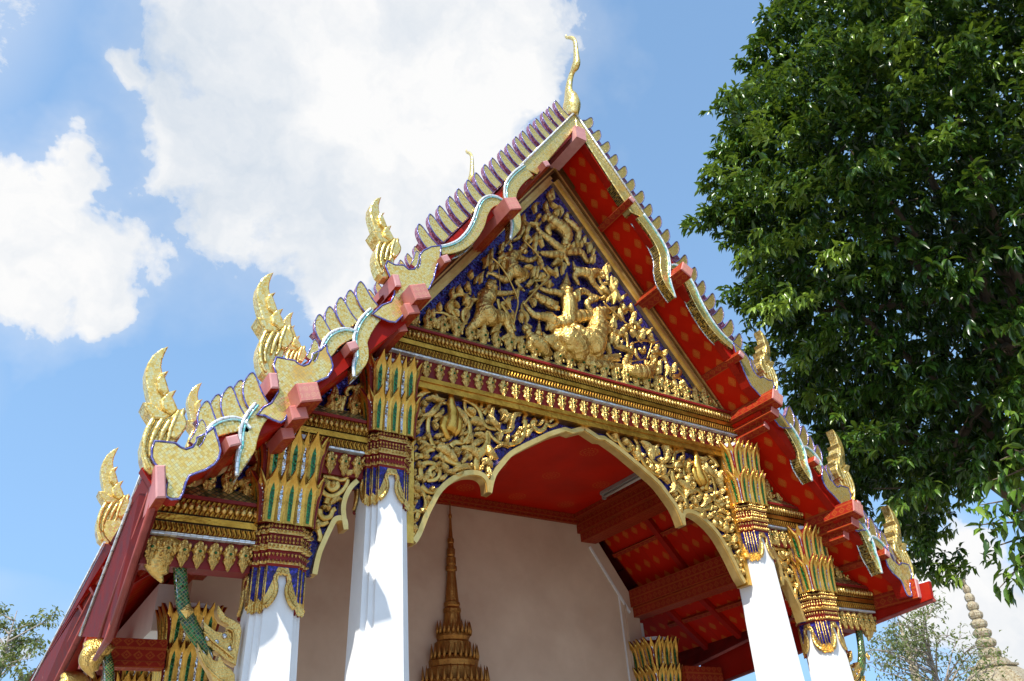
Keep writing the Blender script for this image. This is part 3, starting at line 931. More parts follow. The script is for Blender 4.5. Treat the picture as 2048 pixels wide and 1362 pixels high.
stems4 = [
    ([(150, 490), (230, 560), (320, 575), (390, 530)], 4.6, 3.0),
    ([(130, 540), (195, 620), (215, 720), (190, 800), (110, 840), (40, 800), (60, 730)], 3.6, 3.0),
    ([(110, 850), (90, 930), (50, 980), (60, 1060)], 4.2, 3.0),
    ([(40, 420), (40, 500), (90, 590), (50, 610)], 7.0, 4.0),
    ([(240, 620), (260, 680), (220, 760)], 3.0, 3.0),
    ([(75, 1090), (50, 1150), (25, 1180)], 3.6, 2.4),
]
leaves = [((150, 560), (320, 400), 38), ((100, 700), (190, 600), 30), ((110, 850), (255, 910), 34), ((290, 570), (375, 480), 40), ((300, 790), (385, 770), 34),
          ((560, 480), (650, 650), 40), ((735, 600), (865, 690), 58), ((750, 890), (765, 780), 28), ((890, 850), (770, 960), 44), ((620, 930), (790, 1060), 46),
          ((570, 1110), (520, 975), 36), ((620, 1130), (660, 1010), 30), ((430, 1020), (475, 960), 30), ((330, 920), (470, 1040), 56), ((520, 1230), (715, 1215), 40),
          ((450, 1230), (375, 1160), 34), ((1000, 590), (1025, 470), 30), ((960, 540), (1070, 660), 40), ((1220, 710), (1330, 560), 52), ((1150, 640), (1230, 560), 40),
          ((1090, 470), (1160, 580), 34), ((950, 910), (1045, 1050), 48), ((870, 1080), (970, 1170), 44), ((930, 1170), (935, 1300), 26), ((1180, 900), (1195, 795), 26),
          ((1090, 860), (1145, 770), 34), ((1420, 810), (1490, 745), 40), ((1690, 640), (1800, 570), 32), ((1290, 790), (1250, 860), 34), ((180, 350), (250, 375), 24),
          ((250, 310), (405, 350), 30), ((700, 460), (770, 540), 30), ((100, 440), (40, 560), 26), ((190, 760), (215, 830), 26), ((780, 770), (890, 840), 30),
          ((1040, 950), (1180, 940), 24), ((1600, 590), (1560, 650), 26), ((110, 1100), (80, 1150), 30), ((60, 1300), (130, 1340), 36), ((640, 1210), (560, 1260), 26),
          ((1010, 400), (950, 470), 28), ((1130, 520), (1100, 590), 24), ((330, 720), (280, 660), 26), ((520, 700), (430, 600), 44), ((480, 800), (400, 690), 40), ((560, 780), (610, 640), 40)]
leaves4 = [((80, 420), (135, 560), 44), ((170, 430), (215, 300), 40), ((200, 660), (265, 690), 30), ((50, 640), (110, 670), 34), ((60, 750), (50, 690), 24), ((130, 800), (200, 830), 24),
           ((30, 900), (60, 830), 22), ((110, 960), (60, 930), 22), ((40, 1000), (90, 1080), 26), ((60, 1120), (100, 1060), 22), ((330, 560), (300, 500), 26), ((400, 400), (470, 330), 34), ((500, 290), (590, 340), 34), ((600, 230), (690, 290), 30)]
def carve(parent_l, parent_r, stems_, leaves_, C_, name_s='scroll_stem', name_l='scroll_leaf', y=YS, ms=5):
    for pts, a, b in stems_:
        mb = MB()
        scroll(mb, [C_(*p) for p in pts], y - random.random() * 0.02, a, b, ms)
        mb.build(name_s, 'gilt_scroll', parent_l)
        if parent_r: mb.mirror().build(name_s, 'gilt_scroll', parent_r)
    for p, q, wv in leaves_:
        mb = MB()
        flame(mb, C_(*p), C_(*q), wv * 0.150, y - 0.015 - random.random() * 0.02, random.choice((-0.22, 0.22, 0.3)))
        mb.build(name_l, 'gilt_leaf', parent_l)
        if parent_r: mb.mirror().build(name_l, 'gilt_leaf', parent_r)
panels = [o for o in T.children if o.name.startswith('arch_panel')]
carve(panels[0], panels[1], stems, leaves, A3)
carve(panels[0], panels[1], stems4, leaves4, A4)
occ = []
for C_, st_, lf_ in ((A3, stems, leaves), (A4, stems4, leaves4)):
    for pts, a_, b_ in st_:
        occ += [(*C_(*q), 5.0) for q in spl(pts, 3)]
    for p_, q_, wv in lf_:
        for f_ in (0.0, 0.4, 0.8): occ.append((*C_(p_[0] + (q_[0] - p_[0]) * f_, p_[1] + (q_[1] - p_[1]) * f_), 5.5))
occ += [(*A3(500, b_), 14.0) for b_ in (320, 430, 540, 650, 760)]
made = 0
for _ in range(8000):
    if made >= 75: break
    u, v = random.uniform(825, 1140), random.uniform(765, 1090)
    p = F(u, v, 0.0)
    if p.x < -2.30 or p.x > -0.12 or p.z > ztop - 0.07: continue
    ze = min((z_ for x_, z_ in edge if abs(x_ - p.x) < 0.06), default=9)
    if p.z < max((z_ for x_, z_ in edge if abs(x_ - p.x) < 0.10), default=9) + 0.06: continue
    if any((u - a_) ** 2 + (v - b_) ** 2 < (r_ + 2.2) ** 2 for a_, b_, r_ in occ): continue
    an = random.uniform(0, 2 * PI)
    L = random.uniform(9, 15)
    mb = MB()
    flame(mb, (u, v), (u + math.cos(an) * L, v + math.sin(an) * L), random.uniform(2.6, 4.0), YS - 0.01, random.choice((-0.35, 0.35)), ext=0.1)
    mb.build('scroll_leaf', 'gilt_leaf', panels[0]); mb.mirror().build('scroll_leaf', 'gilt_leaf', panels[1])
    occ.append((u + math.cos(an) * L * 0.4, v + math.sin(an) * L * 0.4, 5.0))
    made += 1
# small praying figure in the middle of the great scroll
def pxr(u, v, y, r): return F(u, v, y), r * 0.0068
fg = MB()
for limb in ([(500, 300, 22), (495, 370, 40), (500, 430, 46), (520, 500, 60), (520, 600, 62), (500, 690, 72), (470, 760, 60)],
             [(470, 560, 36), (420, 600, 44), (400, 690, 40), (430, 760, 36), (460, 840, 30)], [(570, 560, 40), (600, 640, 38), (590, 720, 34), (520, 780, 34)], [(430, 620, 30), (490, 690, 26)], [(500, 300, 20), (490, 240, 8)]):
    pts = [A3(a, b) for a, b, r in limb]
    fg.tube([F(u, v, -0.075) for u, v in pts], [l[2] * 0.0068 / 6.053 for l in limb], 10, 0, 0.8)
both(fg, 'praying_figure', 'gilt_petal', T)
side_st = [([(1105, 600), (1090, 690), (1140, 770), (1230, 805), (1330, 760), (1400, 680), (1430, 600)], 4.2, 3.0), ([(1190, 620), (1190, 690), (1240, 725), (1300, 680), (1280, 630)], 4.0, 4.0),
           ([(1110, 490), (1200, 430), (1300, 450), (1360, 520), (1440, 570)], 3.4, 4.4), ([(1120, 570), (1240, 575), (1360, 605), (1420, 560)], 4.0, 3.0), ([(1160, 900), (1190, 820), (1270, 800)], 4.5, 4.0),
           ([(1085, 960), (1090, 1030), (1140, 1070), (1210, 1050), (1240, 980), (1275, 955)], 4.6, 3.4), ([(1040, 1100), (1110, 1145), (1190, 1110)], 4.4, 3.0), ([(1060, 1200), (1090, 1290), (1070, 1350)], 4.0, 3.0)]
side_lf = [((1400, 560), (1510, 540), 40), ((1120, 690), (1150, 600), 34), ((1240, 700), (1280, 640), 34), ((1210, 900), (1330, 860), 34), ((1190, 980), (1210, 910), 30), ((1100, 930), (1150, 960), 26), ((1440, 480), (1420, 560), 26), ((1060, 1210), (1100, 1130), 30), ((1130, 580), (1110, 660), 26)]
carve(panels[2], panels[3], side_st, side_lf, S2c)
# wings: tighter scrolls
W2 = crop(560, 700, 6.053)
wst = [([(560, 760), (600, 690), (680, 640), (750, 640), (730, 720), (690, 740)], 4.0, 3.4), ([(780, 560), (760, 640), (740, 720), (770, 790), (840, 760)], 4.2, 3.4), ([(820, 560), (800, 500), (860, 450), (920, 480), (900, 560), (860, 600), (880, 680), (930, 720)], 3.6, 4.4),
       ([(930, 440), (960, 520), (930, 620), (980, 700), (960, 780)], 3.4, 4.0), ([(400, 800), (460, 760), (520, 780), (560, 850)], 3.4, 3.0), ([(640, 880), (700, 800), (800, 820), (880, 900)], 3.4, 3.0)]
wlf = [((620, 700), (580, 640), 34), ((880, 470), (960, 400), 36), ((700, 660), (760, 600), 30), ((840, 700), (900, 640), 30), ((480, 830), (420, 780), 30), ((900, 800), (960, 730), 34), ((560, 720), (520, 770), 30), ((800, 760), (740, 820), 34), ((960, 860), (1000, 770), 34), ((690, 860), (640, 800), 30)]
wp = [o for o in T.children if o.name.startswith('wing_panel')]
carve(wp[0], wp[1], wst, wlf, W2, y=-0.02)
W3 = lambda a, b: (lambda p: (p[0] - 196, p[1] + 163))(W2(a, b))
carve(wp[2], wp[3], wst, wlf, W3, y=-0.02, ms=4)

# ------------------------------------------------------------------ roof: soffits, purlins, bargeboards
YF = -0.726          # front face of the bargeboards
YO = -0.60
# underside of the three tiers of the left slope, (x, z)
TIERS = [((0.02, 10.30), (-2.80, 6.22)), ((-2.62, 6.22), (-3.86, 4.80)), ((-3.70, 4.84), (-4.84, 3.97))]
MAIN_DY, MAIN_DZ = 3.24, 0.36       # the taller roof of the hall itself starts behind the porch roof
def slab(p, q, y0, y1, th, mats, name, parent, top='roof_tile'):
    P, Q = Vector((p[0], 0, p[1])), Vector((q[0], 0, q[1]))
    t = (Q - P); L = t.length; t.normalize()
    n = Vector((-t.z, 0, t.x))
    if n.z < 0: n = -n
    mb = MB()
    a, b = P + n * th, Q + n * th
    vs = [(P.x, y0, P.z), (Q.x, y0, Q.z), (Q.x, y1, Q.z), (P.x, y1, P.z), (a.x, y0, a.z), (b.x, y0, b.z), (b.x, y1, b.z), (a.x, y1, a.z)]
    D_ = y1 - y0
    mb.add(vs, [(0, 1, 2, 3)], 0, False, [[(0, 0), (0, L), (D_, L), (D_, 0)]])
    mb.add(vs, [(7, 6, 5, 4)], 1)
    mb.add(vs, [(0, 4, 5, 1), (2, 6, 7, 3), (1, 5, 6, 2), (0, 3, 7, 4)], 2)
    for m_ in (mb, mb.mirror()):
        m_.build(name, mats, parent)
for i, (p, q) in enumerate(TIERS):
    slab(p, q, YO, 0.02 if i else 0.02, 0.10, ['soffit_red', 'roof_tile', 'red_lacquer'], 'eave_soffit', T)
    eo = 0.09 if i == 2 else 0.0
    slab((p[0], p[1] + 0.13), (q[0] - 0.02 + eo, q[1] + 0.11 + eo * 0.8), YO + 0.04, 3.6, 0.16 - eo, ['red_ground', 'roof_tile', 'red_fascia'], 'porch_roof', T)
    slab((p[0], p[1] + 0.13 + MAIN_DZ), (q[0] - 0.02 + eo * 1.6, q[1] + 0.11 + MAIN_DZ * (0.8 if i < 2 else 0.45)), YO + MAIN_DY, 16.5, 0.16 - eo, ['red_ground', 'roof_tile', 'red_fascia'], 'hall_roof', T)
# rear end of the hall
bk = MB()
bk.prism([(-3.6, 0.5), (3.6, 0.5), (3.6, 4.9), (2.7, 6.3), (0, 10.2), (-2.7, 6.3), (-3.6, 4.9)], 15.6, 15.8, 0)
bk.build('rear_gable', 'white_plaster', T)

def beam(mb, cx, cz, w_, h_, y0, y1, slope, mats=(0, 1, 2), end_mat=3, notch=True):
    """purlin running back from its front end; its section is turned to the slope of the roof"""
    a = math.atan(slope)
    tx, tz = math.cos(a), math.sin(a)
    def P(s_, n_, y): return (cx + tx * s_ - tz * n_, y, cz + tz * s_ + tx * n_)
    L = y1 - y0
    c = [(-w_ / 2, -h_ / 2), (w_ / 2, -h_ / 2), (w_ / 2, h_ / 2), (-w_ / 2, h_ / 2)]
    ch = 0.012
    vs = [P(s_ * (1 - ch / w_ * 2), n_ * (1 - ch / h_ * 2), y0) for s_, n_ in c] + [P(s_, n_, y0 + ch) for s_, n_ in c] + [P(s_, n_, y1) for s_, n_ in c]
    mb.add(vs, [(0, 1, 2, 3)], end_mat, False, [[(-w_ / 2, -h_ / 2), (w_ / 2, -h_ / 2), (w_ / 2, h_ / 2), (-w_ / 2, h_ / 2)]])
    for i in range(4):
        j = (i + 1) % 4
        mb.add(vs, [(i, 4 + i, 4 + j, j)], end_mat if end_mat != 3 else 1)
        d = (w_, h_, w_, h_)[i]
        mb.add(vs, [(4 + i, 8 + i, 8 + j, 4 + j)], mats[1] if i in (2, 3) else mats[0], False, [[(0, 0), (L, 0), (L, d), (0, d)]])  # top and outer faces take the paler red with sunlight painted in
    mb.add(vs, [(11, 10, 9, 8)], 0)
BM = ['beam_red', 'red_sunlit', 'red_lacquer', 'purlin_end', 'pink_sunlit']
BIG = [((1027, 406), 1.43), ((842, 582), 1.30), ((619, 783), 0.95)]
SMALL = [((1094, 326), 1.45), ((893, 516), 1.35), ((707, 690), 1.2), ((468, 880), 0.95)]
SIDE = [((795, 560), 1.3), ((549, 760), 1.1), ((322, 962), 0.9)]
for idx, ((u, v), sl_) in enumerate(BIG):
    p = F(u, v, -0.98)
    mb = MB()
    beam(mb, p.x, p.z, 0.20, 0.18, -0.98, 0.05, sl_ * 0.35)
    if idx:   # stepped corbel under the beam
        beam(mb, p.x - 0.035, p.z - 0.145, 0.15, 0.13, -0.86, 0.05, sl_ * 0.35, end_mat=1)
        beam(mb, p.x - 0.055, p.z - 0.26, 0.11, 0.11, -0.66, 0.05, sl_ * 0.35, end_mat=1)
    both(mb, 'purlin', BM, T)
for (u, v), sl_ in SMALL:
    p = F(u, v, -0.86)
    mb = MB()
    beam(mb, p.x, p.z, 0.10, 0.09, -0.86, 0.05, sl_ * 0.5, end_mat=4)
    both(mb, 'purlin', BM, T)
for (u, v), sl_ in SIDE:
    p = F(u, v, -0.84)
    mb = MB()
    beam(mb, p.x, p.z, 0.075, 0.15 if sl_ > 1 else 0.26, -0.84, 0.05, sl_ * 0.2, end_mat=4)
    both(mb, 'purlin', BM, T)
rdg = MB()
pr = G(1160, 255, 0.0)
rdg.box(-0.09, 0.09, -0.80, 0.05, 10.02, 10.26, 0)
rdg.build('ridge_beam', ['pink_sunlit'], T)

BARGE = []     # pieces of the left bargeboard, for the copy on the hall roof behind
def bp(mb, name, mats, parent):
    l, r = both(mb, name, mats, parent)
    return l, r
def facepts(pts, y=YF, n=0):
    q = spl(pts, n) if n else pts
    return [(p.x, p.z) for p in (F(u, v, y) for u, v in q)]
c3 = crop(680, 360, 4.005)
c5 = crop(500, 520, 4.005)
c1 = crop(180, 640, 3.783)
# straight upper board
mb = MB()
top_a, top_b = F(1142, 226, YF), F(1040, 334, YF)
bot_a, bot_b = F(1163, 258, YF), F(1076, 347, YF)
mb.prism([(0.0, top_a.z + 0.03), (top_b.x, top_b.z), (bot_b.x, bot_b.z), (0.0, bot_a.z)], YF, YF + 0.15, 0, 1, 0.012)
barge_l, barge_r = both(mb, 'bargeboard', ['gold_mosaic', 'dark_mosaic'], T)
ed = MB()
ed.tube([(0, YF - 0.01, top_a.z + 0.045), (top_b.x, YF - 0.01, top_b.z + 0.012)], 0.017, 6, 0)
both(ed, 'edging', 'white_glass', barge_l)[1].parent = barge_r
def ribbon(cl, name):
    """wave of the bargeboard: front face of gold, dark glass underneath, white and teal edging on top"""
    q = spl(cl, 6)
    P = [F(u, v, YF) for u, v, wv in q]
    W_ = [wv * 0.0074 for u, v, wv in q]
    L, Rr = [], []
    for i in range(len(P)):
        t = P[min(i + 1, len(P) - 1)] - P[max(i - 1, 0)]
        t.normalize()
        n = Vector((-t.z, 0, t.x))
        L.append(P[i] + n * W_[i]); Rr.append(P[i] - n * W_[i])
    poly = [(p.x, p.z) for p in L] + [(p.x, p.z) for p in reversed(Rr)]
    mb = MB()
    mb.prism(poly, YF - 0.01, YF + 0.14, 0, 1, 0.006)
    l, r = both(mb, name, ['gold_mosaic_fine', 'dark_mosaic'], barge_l)
    r.parent = barge_r
    # which side is the upper one?
    up, lo = (L, Rr) if sum(p.z - 0.6 * p.x for p in L) > sum(p.z - 0.6 * p.x for p in Rr) else (Rr, L)
    e1 = MB(); e1.tube([p + Vector((0, -0.012, 0)) for p in up], 0.017, 6, 0)
    both(e1, 'edging', 'white_glass', barge_l)[1].parent = barge_r
    e2 = MB(); e2.tube([p.lerp(qq, 0.17) + Vector((0, -0.016, 0)) for p, qq in zip(up, lo)], 0.011, 6, 0)
    both(e2, 'edging', 'teal_glass', barge_l)[1].parent = barge_r
    e3 = MB(); e3.tube([p + Vector((0, 0.135, 0)) for p in lo], 0.012, 6, 0)
    both(e3, 'edging', 'silver_glass', barge_l)[1].parent = barge_r
ribbon([(1056, 341, 13), (1036, 357, 13), (1022, 378, 13), (1021, 402, 12), (1029, 430, 12), (1031, 454, 9), (1021, 480, 0.6)], 'wave')
ribbon([(1008, 408, 4), (992, 402, 9), (976, 406, 11), (965, 422, 11), (957, 447, 11), (943, 471, 10), (924, 489, 9), (903, 498, 8), (880, 502, 7)], 'wave')
ribbon([(752, 628, 10), (737, 645, 11), (727, 662, 11), (721, 682, 10), (723, 700, 10), (723, 717, 9), (716, 733, 7), (708, 755, 0.6)], 'wave')
ribbon([(715, 671, 3), (697, 669, 8), (680, 674, 10), (666, 684, 10), (656, 700, 9), (650, 712, 6)], 'wave')
ribbon([(526, 819, 11), (511, 838, 11), (501, 859, 11), (497, 878, 10), (495, 895, 9), (487, 913, 7), (474, 953, 0.6)], 'wave')
ribbon([(498, 863, 3), (476, 851, 8), (455, 852, 9), (434, 860, 8), (421, 872, 5)], 'wave')
PLATES = [
    [c3(*p) for p in [(800, 535), (720, 545), (660, 575), (625, 615), (612, 690), (585, 724), (540, 727), (500, 692), (430, 690), (370, 660), (356, 700), (388, 775), (420, 830), (430, 920), (400, 985), (330, 1012), (250, 1085), (310, 1112), (380, 1142), (435, 1150), (490, 1100), (522, 1020), (560, 960), (640, 915), (705, 880), (742, 800), (765, 700), (792, 655)]],
    [c5(*p) for p in [(602, 684), (560, 730), (492, 765), (486, 805), (460, 842), (420, 858), (380, 842), (350, 815), (270, 800), (203, 788), (182, 850), (196, 900), (215, 980), (215, 1070), (165, 1155), (100, 1190), (50, 1250), (110, 1255), (180, 1292), (240, 1312), (275, 1288), (300, 1220), (350, 1120), (420, 1050), (500, 1000), (565, 970), (612, 948), (645, 900), (656, 860), (640, 800), (612, 745)]],
    [c1(*p) for p in [(932, 818), (870, 868), (802, 900), (795, 935), (770, 970), (722, 986), (680, 972), (640, 940), (560, 930), (482, 924), (462, 985), (460, 1045), (480, 1090), (540, 1160), (575, 1240), (565, 1310), (570, 1345), (610, 1365), (670, 1362), (695, 1320), (718, 1240), (745, 1188), (800, 1166), (870, 1140), (935, 1098), (966, 1058), (982, 1000), (970, 940), (950, 880)]],
]
for pts in PLATES:
    poly = facepts(pts)
    mb = MB()
    mb.prism(poly, YF - 0.03, YF + 0.14, 0, 1, 0.012)
    l, r = both(mb, 'plate', ['gold_mosaic', 'red_lacquer'], barge_l)
    r.parent = barge_r
    e = MB()
    pp = [Vector((a, YF - 0.026, b)) for a, b in poly]
    e.tube(pp + [pp[0]], 0.0095, 6, 0, caps=False)
    both(e, 'edging', 'violet_edge', barge_l)[1].parent = barge_r

# upturned finials at the foot of each tier (traced from the lowest one)
FIN_OUT = [(595, 195), (540, 215), (480, 260), (440, 320), (422, 390), (425, 460), (440, 540), (458, 622), (402, 636), (418, 688), (455, 728), (480, 752), (440, 800), (402, 880), (386, 950), (390, 1030), (412, 1120), (455, 1160), (520, 1165), (600, 1050), (640, 930), (680, 880), (716, 830), (722, 772), (690, 722), (711, 680), (668, 690), (650, 660), (622, 592), (646, 544), (604, 556), (590, 520), (562, 432), (586, 400), (550, 404), (541, 350), (548, 298), (572, 240)]
foot3 = F(*c1(560, 1060), YF)
def finial(parent, at, scale, mirror=False, loc=(0, 0, 0)):
    mb = MB()
    pts = []
    for a, b in FIN_OUT:
        p = F(*c1(a, b), YF)
        pts.append((at.x + (p.x - foot3.x) * scale, at.z + (p.z - foot3.z) * scale))
    y0 = YF + 0.0
    mb.prism(pts, y0, y0 + 0.13, 0, 1, 0.010)
    def Q(a, b, dy=0.0):
        p = F(*c1(a, b), YF)
        return Vector((at.x + (p.x - foot3.x) * scale, y0 + dy, at.z + (p.z - foot3.z) * scale))
    for rib in ([(478, 752), (440, 820), (412, 900), (404, 980), (420, 1060), (450, 1130)], [(545, 755), (500, 830), (468, 900), (450, 970), (452, 1040)], [(600, 765), (556, 840), (530, 905), (510, 960)],
                [(668, 692), (628, 780), (600, 850), (588, 910), (560, 960)], [(705, 690), (690, 730), (712, 790), (690, 850), (640, 905)]):
        q = spl(rib, 4)
        mb.tube([Q(a, b, -0.012) for a, b in q], [0.024 * scale * (0.55 + 0.45 * math.sin(PI * min(1, 0.25 + i / len(q)))) for i in range(len(q))], 7, 0, 1.3)
    for plate in ([(512, 540), (500, 460), (528, 412), (590, 394), (560, 434), (578, 490), (596, 556), (560, 580)], [(540, 680), (536, 610), (576, 560), (650, 538), (620, 594), (644, 646), (664, 696), (606, 730)],
                  [(604, 820), (606, 744), (648, 696), (716, 672), (692, 722), (724, 774), (716, 832), (684, 880), (646, 908), (612, 900)], [(470, 752), (428, 690), (396, 632), (470, 640), (530, 690), (600, 730), (560, 760)]):
        pp = [Q(a, b) for a, b in plate]
        mb.prism([(p.x, p.z) for p in pp], y0 - 0.035, y0 + 0.165, 0, 1, 0.012)
    m_ = mb.mirror() if mirror else mb
    o = m_.build('finial', ['gold_mosaic_fine', 'gold_mosaic_fine'], parent)
    return o
FOOTS = [F(*c3(400, 720), YF), F(*c5(215, 850), YF), foot3]
SCL = [0.97, 1.0, 1.0]
for ft, s_ in zip(FOOTS, SCL):
    finial(barge_l, ft, s_)
    finial(barge_r, ft, s_, True)

# leaf-shaped crests along the top of the bargeboards
mosaic('maroon_glass', (0.28, 0.06, 0.10), (0.42, 0.14, 0.22), (0.58, 0.36, 0.48), 0.03, 0.4, 0.25, 0.5, grout=(0.1, 0.04, 0.07))
def crest_mesh():
    mb = MB()
    # local: x down the slope, z away from the roof, front towards -y
    out = spl([(0.078, -0.04), (0.078, 0.05), (0.056, 0.14), (0.016, 0.22), (-0.036, 0.275), (-0.105, 0.305), (-0.112, 0.25), (-0.096, 0.18), (-0.078, 0.10), (-0.068, 0.03), (-0.064, -0.04)], 3)
    mb.prism(out, 0.0, 0.07, 0, 1, 0.004)
    mb.tube([Vector((a, -0.002, b)) for a, b in out], 0.0062, 6, 2)
    return mb.mesh('crest', ['gold_mosaic_fine', 'maroon_glass', 'violet_edge'])
CREST = crest_mesh()
def crests(p, q, n, sc0, sc1, wide=1.0):
    """p (upper) to q (lower) on the left slope; mirrored on the right"""
    P, Q = Vector((p.x, 0, p.z)), Vector((q.x, 0, q.z))
    t = (Q - P).normalized()
    nn = Vector((-t.z, 0, t.x))
    if nn.z < 0: nn = -nn
    bk_ = MB()
    bk_.prism([(a.x, a.z) for a in (P - nn * 0.05, Q - nn * 0.05, Q + nn * 0.15, P + nn * 0.15)], YF + 0.045, YF + 0.10, 0)
    both(bk_, 'crest_board', 'maroon_glass', barge_l)[1].parent = barge_r
    for i in range(n):
        f_ = (i + 0.5) / n
        c = P.lerp(Q, f_)
        s_ = sc0 + (sc1 - sc0) * f_
        for par, sx in ((barge_l, 1), (barge_r, -1)):
            X = Vector((t.x * sx, 0, t.z)); Z = Vector((nn.x * sx, 0, nn.z)); Y = Vector((0, 1, 0))
            M = Matrix((X, Y, Z)).transposed().to_4x4()
            M = Matrix.Translation((c.x * sx, YF + 0.005 + 0.014 * (i % 2), c.z)) @ M @ Matrix.Scale(s_, 4) @ Matrix.Scale(wide, 4, (1, 0, 0))
            inst('crest', CREST, par, M)
crests(F(1138, 226, YF), F(858, 502, YF), 18, 0.90, 0.98, 1.10)
crests(F(*c5(1010, 345), YF), F(*c5(590, 665), YF), 5, 0.92, 0.80, 1.35)
crests(F(*c1(1320, 610), YF), F(*c1(880, 860), YF), 5, 0.92, 0.78, 1.35)
for (u, v) in (c3(590, 690), c5(480, 790), c1(790, 930)):     # the short crest at the notch of each plate
    p = F(u, v, YF)
    for par, sx in ((barge_l, 1), (barge_r, -1)):
        M = Matrix.Translation((p.x * sx, YF - 0.03, p.z)) @ (Matrix.Scale(-1, 4, (1, 0, 0)) if sx < 0 else Matrix.Identity(4)) @ Matrix.Rotation(0.45, 4, 'Y') @ Matrix.Scale(0.62, 4)
        inst('crest', CREST, par, M)
# red backing board under the waves, following the slope
bb = MB()
for (p, q), o_ in zip(TIERS, (0.0, 0.0, 0.0)):
    rake_bar(bb, p, q, YO - 0.09, YO + 0.02, 0.16, 0.015, 0)
both(bb, 'backing_board', 'red_lacquer', T)

# ridge finials
def ridge_finial(parent, dy, dz, s_=1.0):
    cc = crop(1040, 40, 4.54)
    cl = [(478, 880, 60), (472, 830, 84), (468, 780, 92), (462, 730, 78), (450, 690, 56), (442, 640, 40), (448, 580, 34), (460, 520, 30), (478, 470, 30), (500, 430, 44), (512, 390, 42), (512, 340, 32), (508, 280, 26), (503, 220, 22), (490, 178, 18), (460, 160, 16), (430, 160, 14), (414, 148, 10), (420, 132, 5)]
    q = spl(cl, 3)
    mb = MB()
    pts = []
    for a, b, r in q:
        p = G(*cc(a, b), 0.0)
        pts.append(Vector((0, p.y + dy, p.z + dz)))
    mb.tube(pts, [r / 4.54 * 0.0088 * s_ for a, b, r in q], 8, 0, 0.62, (1, 0, 0))
    # pointed breast
    a_ = G(*cc(512, 470), 0.0); b_ = G(*cc(560, 385), 0.0)
    return mb.build('ridge_finial', 'gold_mosaic_fine', parent)
ridge_finial(T, 0.0, 0.0)

# the same bargeboards on the taller roof of the hall, behind the porch
def copy_tree(o, parent, off, skip=None):
    c = o.copy()
    col.objects.link(c)
    c.parent = parent
    if off is not None: c.location = c.location + Vector(off)
    for ch in list(o.children):
        if skip and ch.name.split('.')[0] in skip: continue
        copy_tree(ch, c, None)
    return c
for b in (barge_l, barge_r):
    copy_tree(b, T, (0.08 if b is barge_l else -0.08, MAIN_DY, MAIN_DZ + 0.06), ('wave', 'edging'))
rf = [o for o in T.children if o.name.startswith('ridge_finial')][0]
copy_tree(rf, T, (0, MAIN_DY, 0.32))

# ------------------------------------------------------------------ inside the porch
ZCEIL = 6.04
ce = MB()
def flat_uv(mb, x0, x1, y0, y1, z, mat=0):
    mb.add([(x0, y0, z), (x0, y1, z), (x1, y1, z), (x1, y0, z)], [(0, 1, 2, 3)], mat, False, [[(x0 + 40.3, y0 + 40.2), (x0 + 40.3, y1 + 40.2), (x1 + 40.3, y1 + 40.2), (x1 + 40.3, y0 + 40.2)]])
flat_uv(ce, -2.5, 2.5, 0.1, WALL_Y, ZCEIL)
ce.add([(-2.5, 0.1, ZCEIL + 0.05), (2.5, 0.1, ZCEIL + 0.05), (2.5, WALL_Y, ZCEIL + 0.05), (-2.5, WALL_Y, ZCEIL + 0.05)], [(0, 1, 2, 3)], 0)
ceil_ = ce.build('ceiling', 'ceiling_red', T)
md = MB()
md.box(-2.48, 2.48, WALL_Y - 0.10, WALL_Y, ZCEIL - 0.10, ZCEIL - 0.004, 0)
md.box(-2.48, 2.48, WALL_Y - 0.06, WALL_Y, ZCEIL - 0.15, ZCEIL - 0.10, 0)
for sx in (-1, 1):
    md.box(sx * 2.38, sx * 2.49, 0.12, WALL_Y - 0.1, ZCEIL - 0.08, ZCEIL - 0.006, 0)
md.build('ceiling_moulding', 'beam_red', T)
def inner_slope(i, y0, y1):
    p, q = TIERS[i]
    dz = -0.02
    P, Q = Vector((p[0], 0, p[1] + dz)), Vector((q[0], 0, q[1] + dz))
    L = (Q - P).length
    mb = MB()
    vs = [(P.x, y0, P.z), (Q.x, y0, Q.z), (Q.x, y1, Q.z), (P.x, y1, P.z)]
    mb.add(vs, [(0, 1, 2, 3)], 0, False, [[(y0, 0), (y0, L), (y1, L), (y1, 0)]])
    mb.add([(a, b, c + 0.05) for a, b, c in vs], [(3, 2, 1, 0)], 0)
    l, r = both(mb, 'porch_soffit', 'soffit_red', T)
    return P, Q
for i in (1, 2):
    P, Q = inner_slope(i, 0.12, WALL_Y if i == 1 else 15.6)
    t = (Q - P).normalized()
    n = Vector((-t.z, 0, t.x))
    if n.z > 0: n = -n
    # rafters down the slope and battens across
    for y in ((1.15, 2.25) if i == 1 else (0.75, 1.55, 2.35, 3.15)):
        mb = MB()
        a, b = P - t * -0.02, Q
        vs = []
        for yy in (y - 0.05, y + 0.05):
            for c, d in ((a, 0.0), (b, 0.0), (b, 0.09), (a, 0.09)):
                p = c + n * d
                vs.append((p.x, yy, p.z))
        mb.add(vs, [(0, 1, 2, 3), (7, 6, 5, 4), (3, 2, 6, 7), (0, 3, 7, 4), (1, 5, 6, 2)], 0, False)
        both(mb, 'rafter', 'red_lacquer', T)
    for f_ in (0.52,):
        c = P.lerp(Q, f_)
        mb = MB()
        a, b = c - t * 0.035, c + t * 0.035
        vs = []
        for yy in (0.12, WALL_Y):
            for e, d in ((a, 0.0), (b, 0.0), (b, 0.06), (a, 0.06)):
                p = e + n * d
                vs.append((p.x, yy, p.z))
        L_ = WALL_Y
        mb.add(vs, [(3, 2, 6, 7), (0, 3, 7, 4), (1, 5, 6, 2)], 0, False, [[(0, 0), (0, .07), (L_, .07), (L_, 0)]] * 3)
        both(mb, 'batten', 'beam_red', T)
tb = MB()
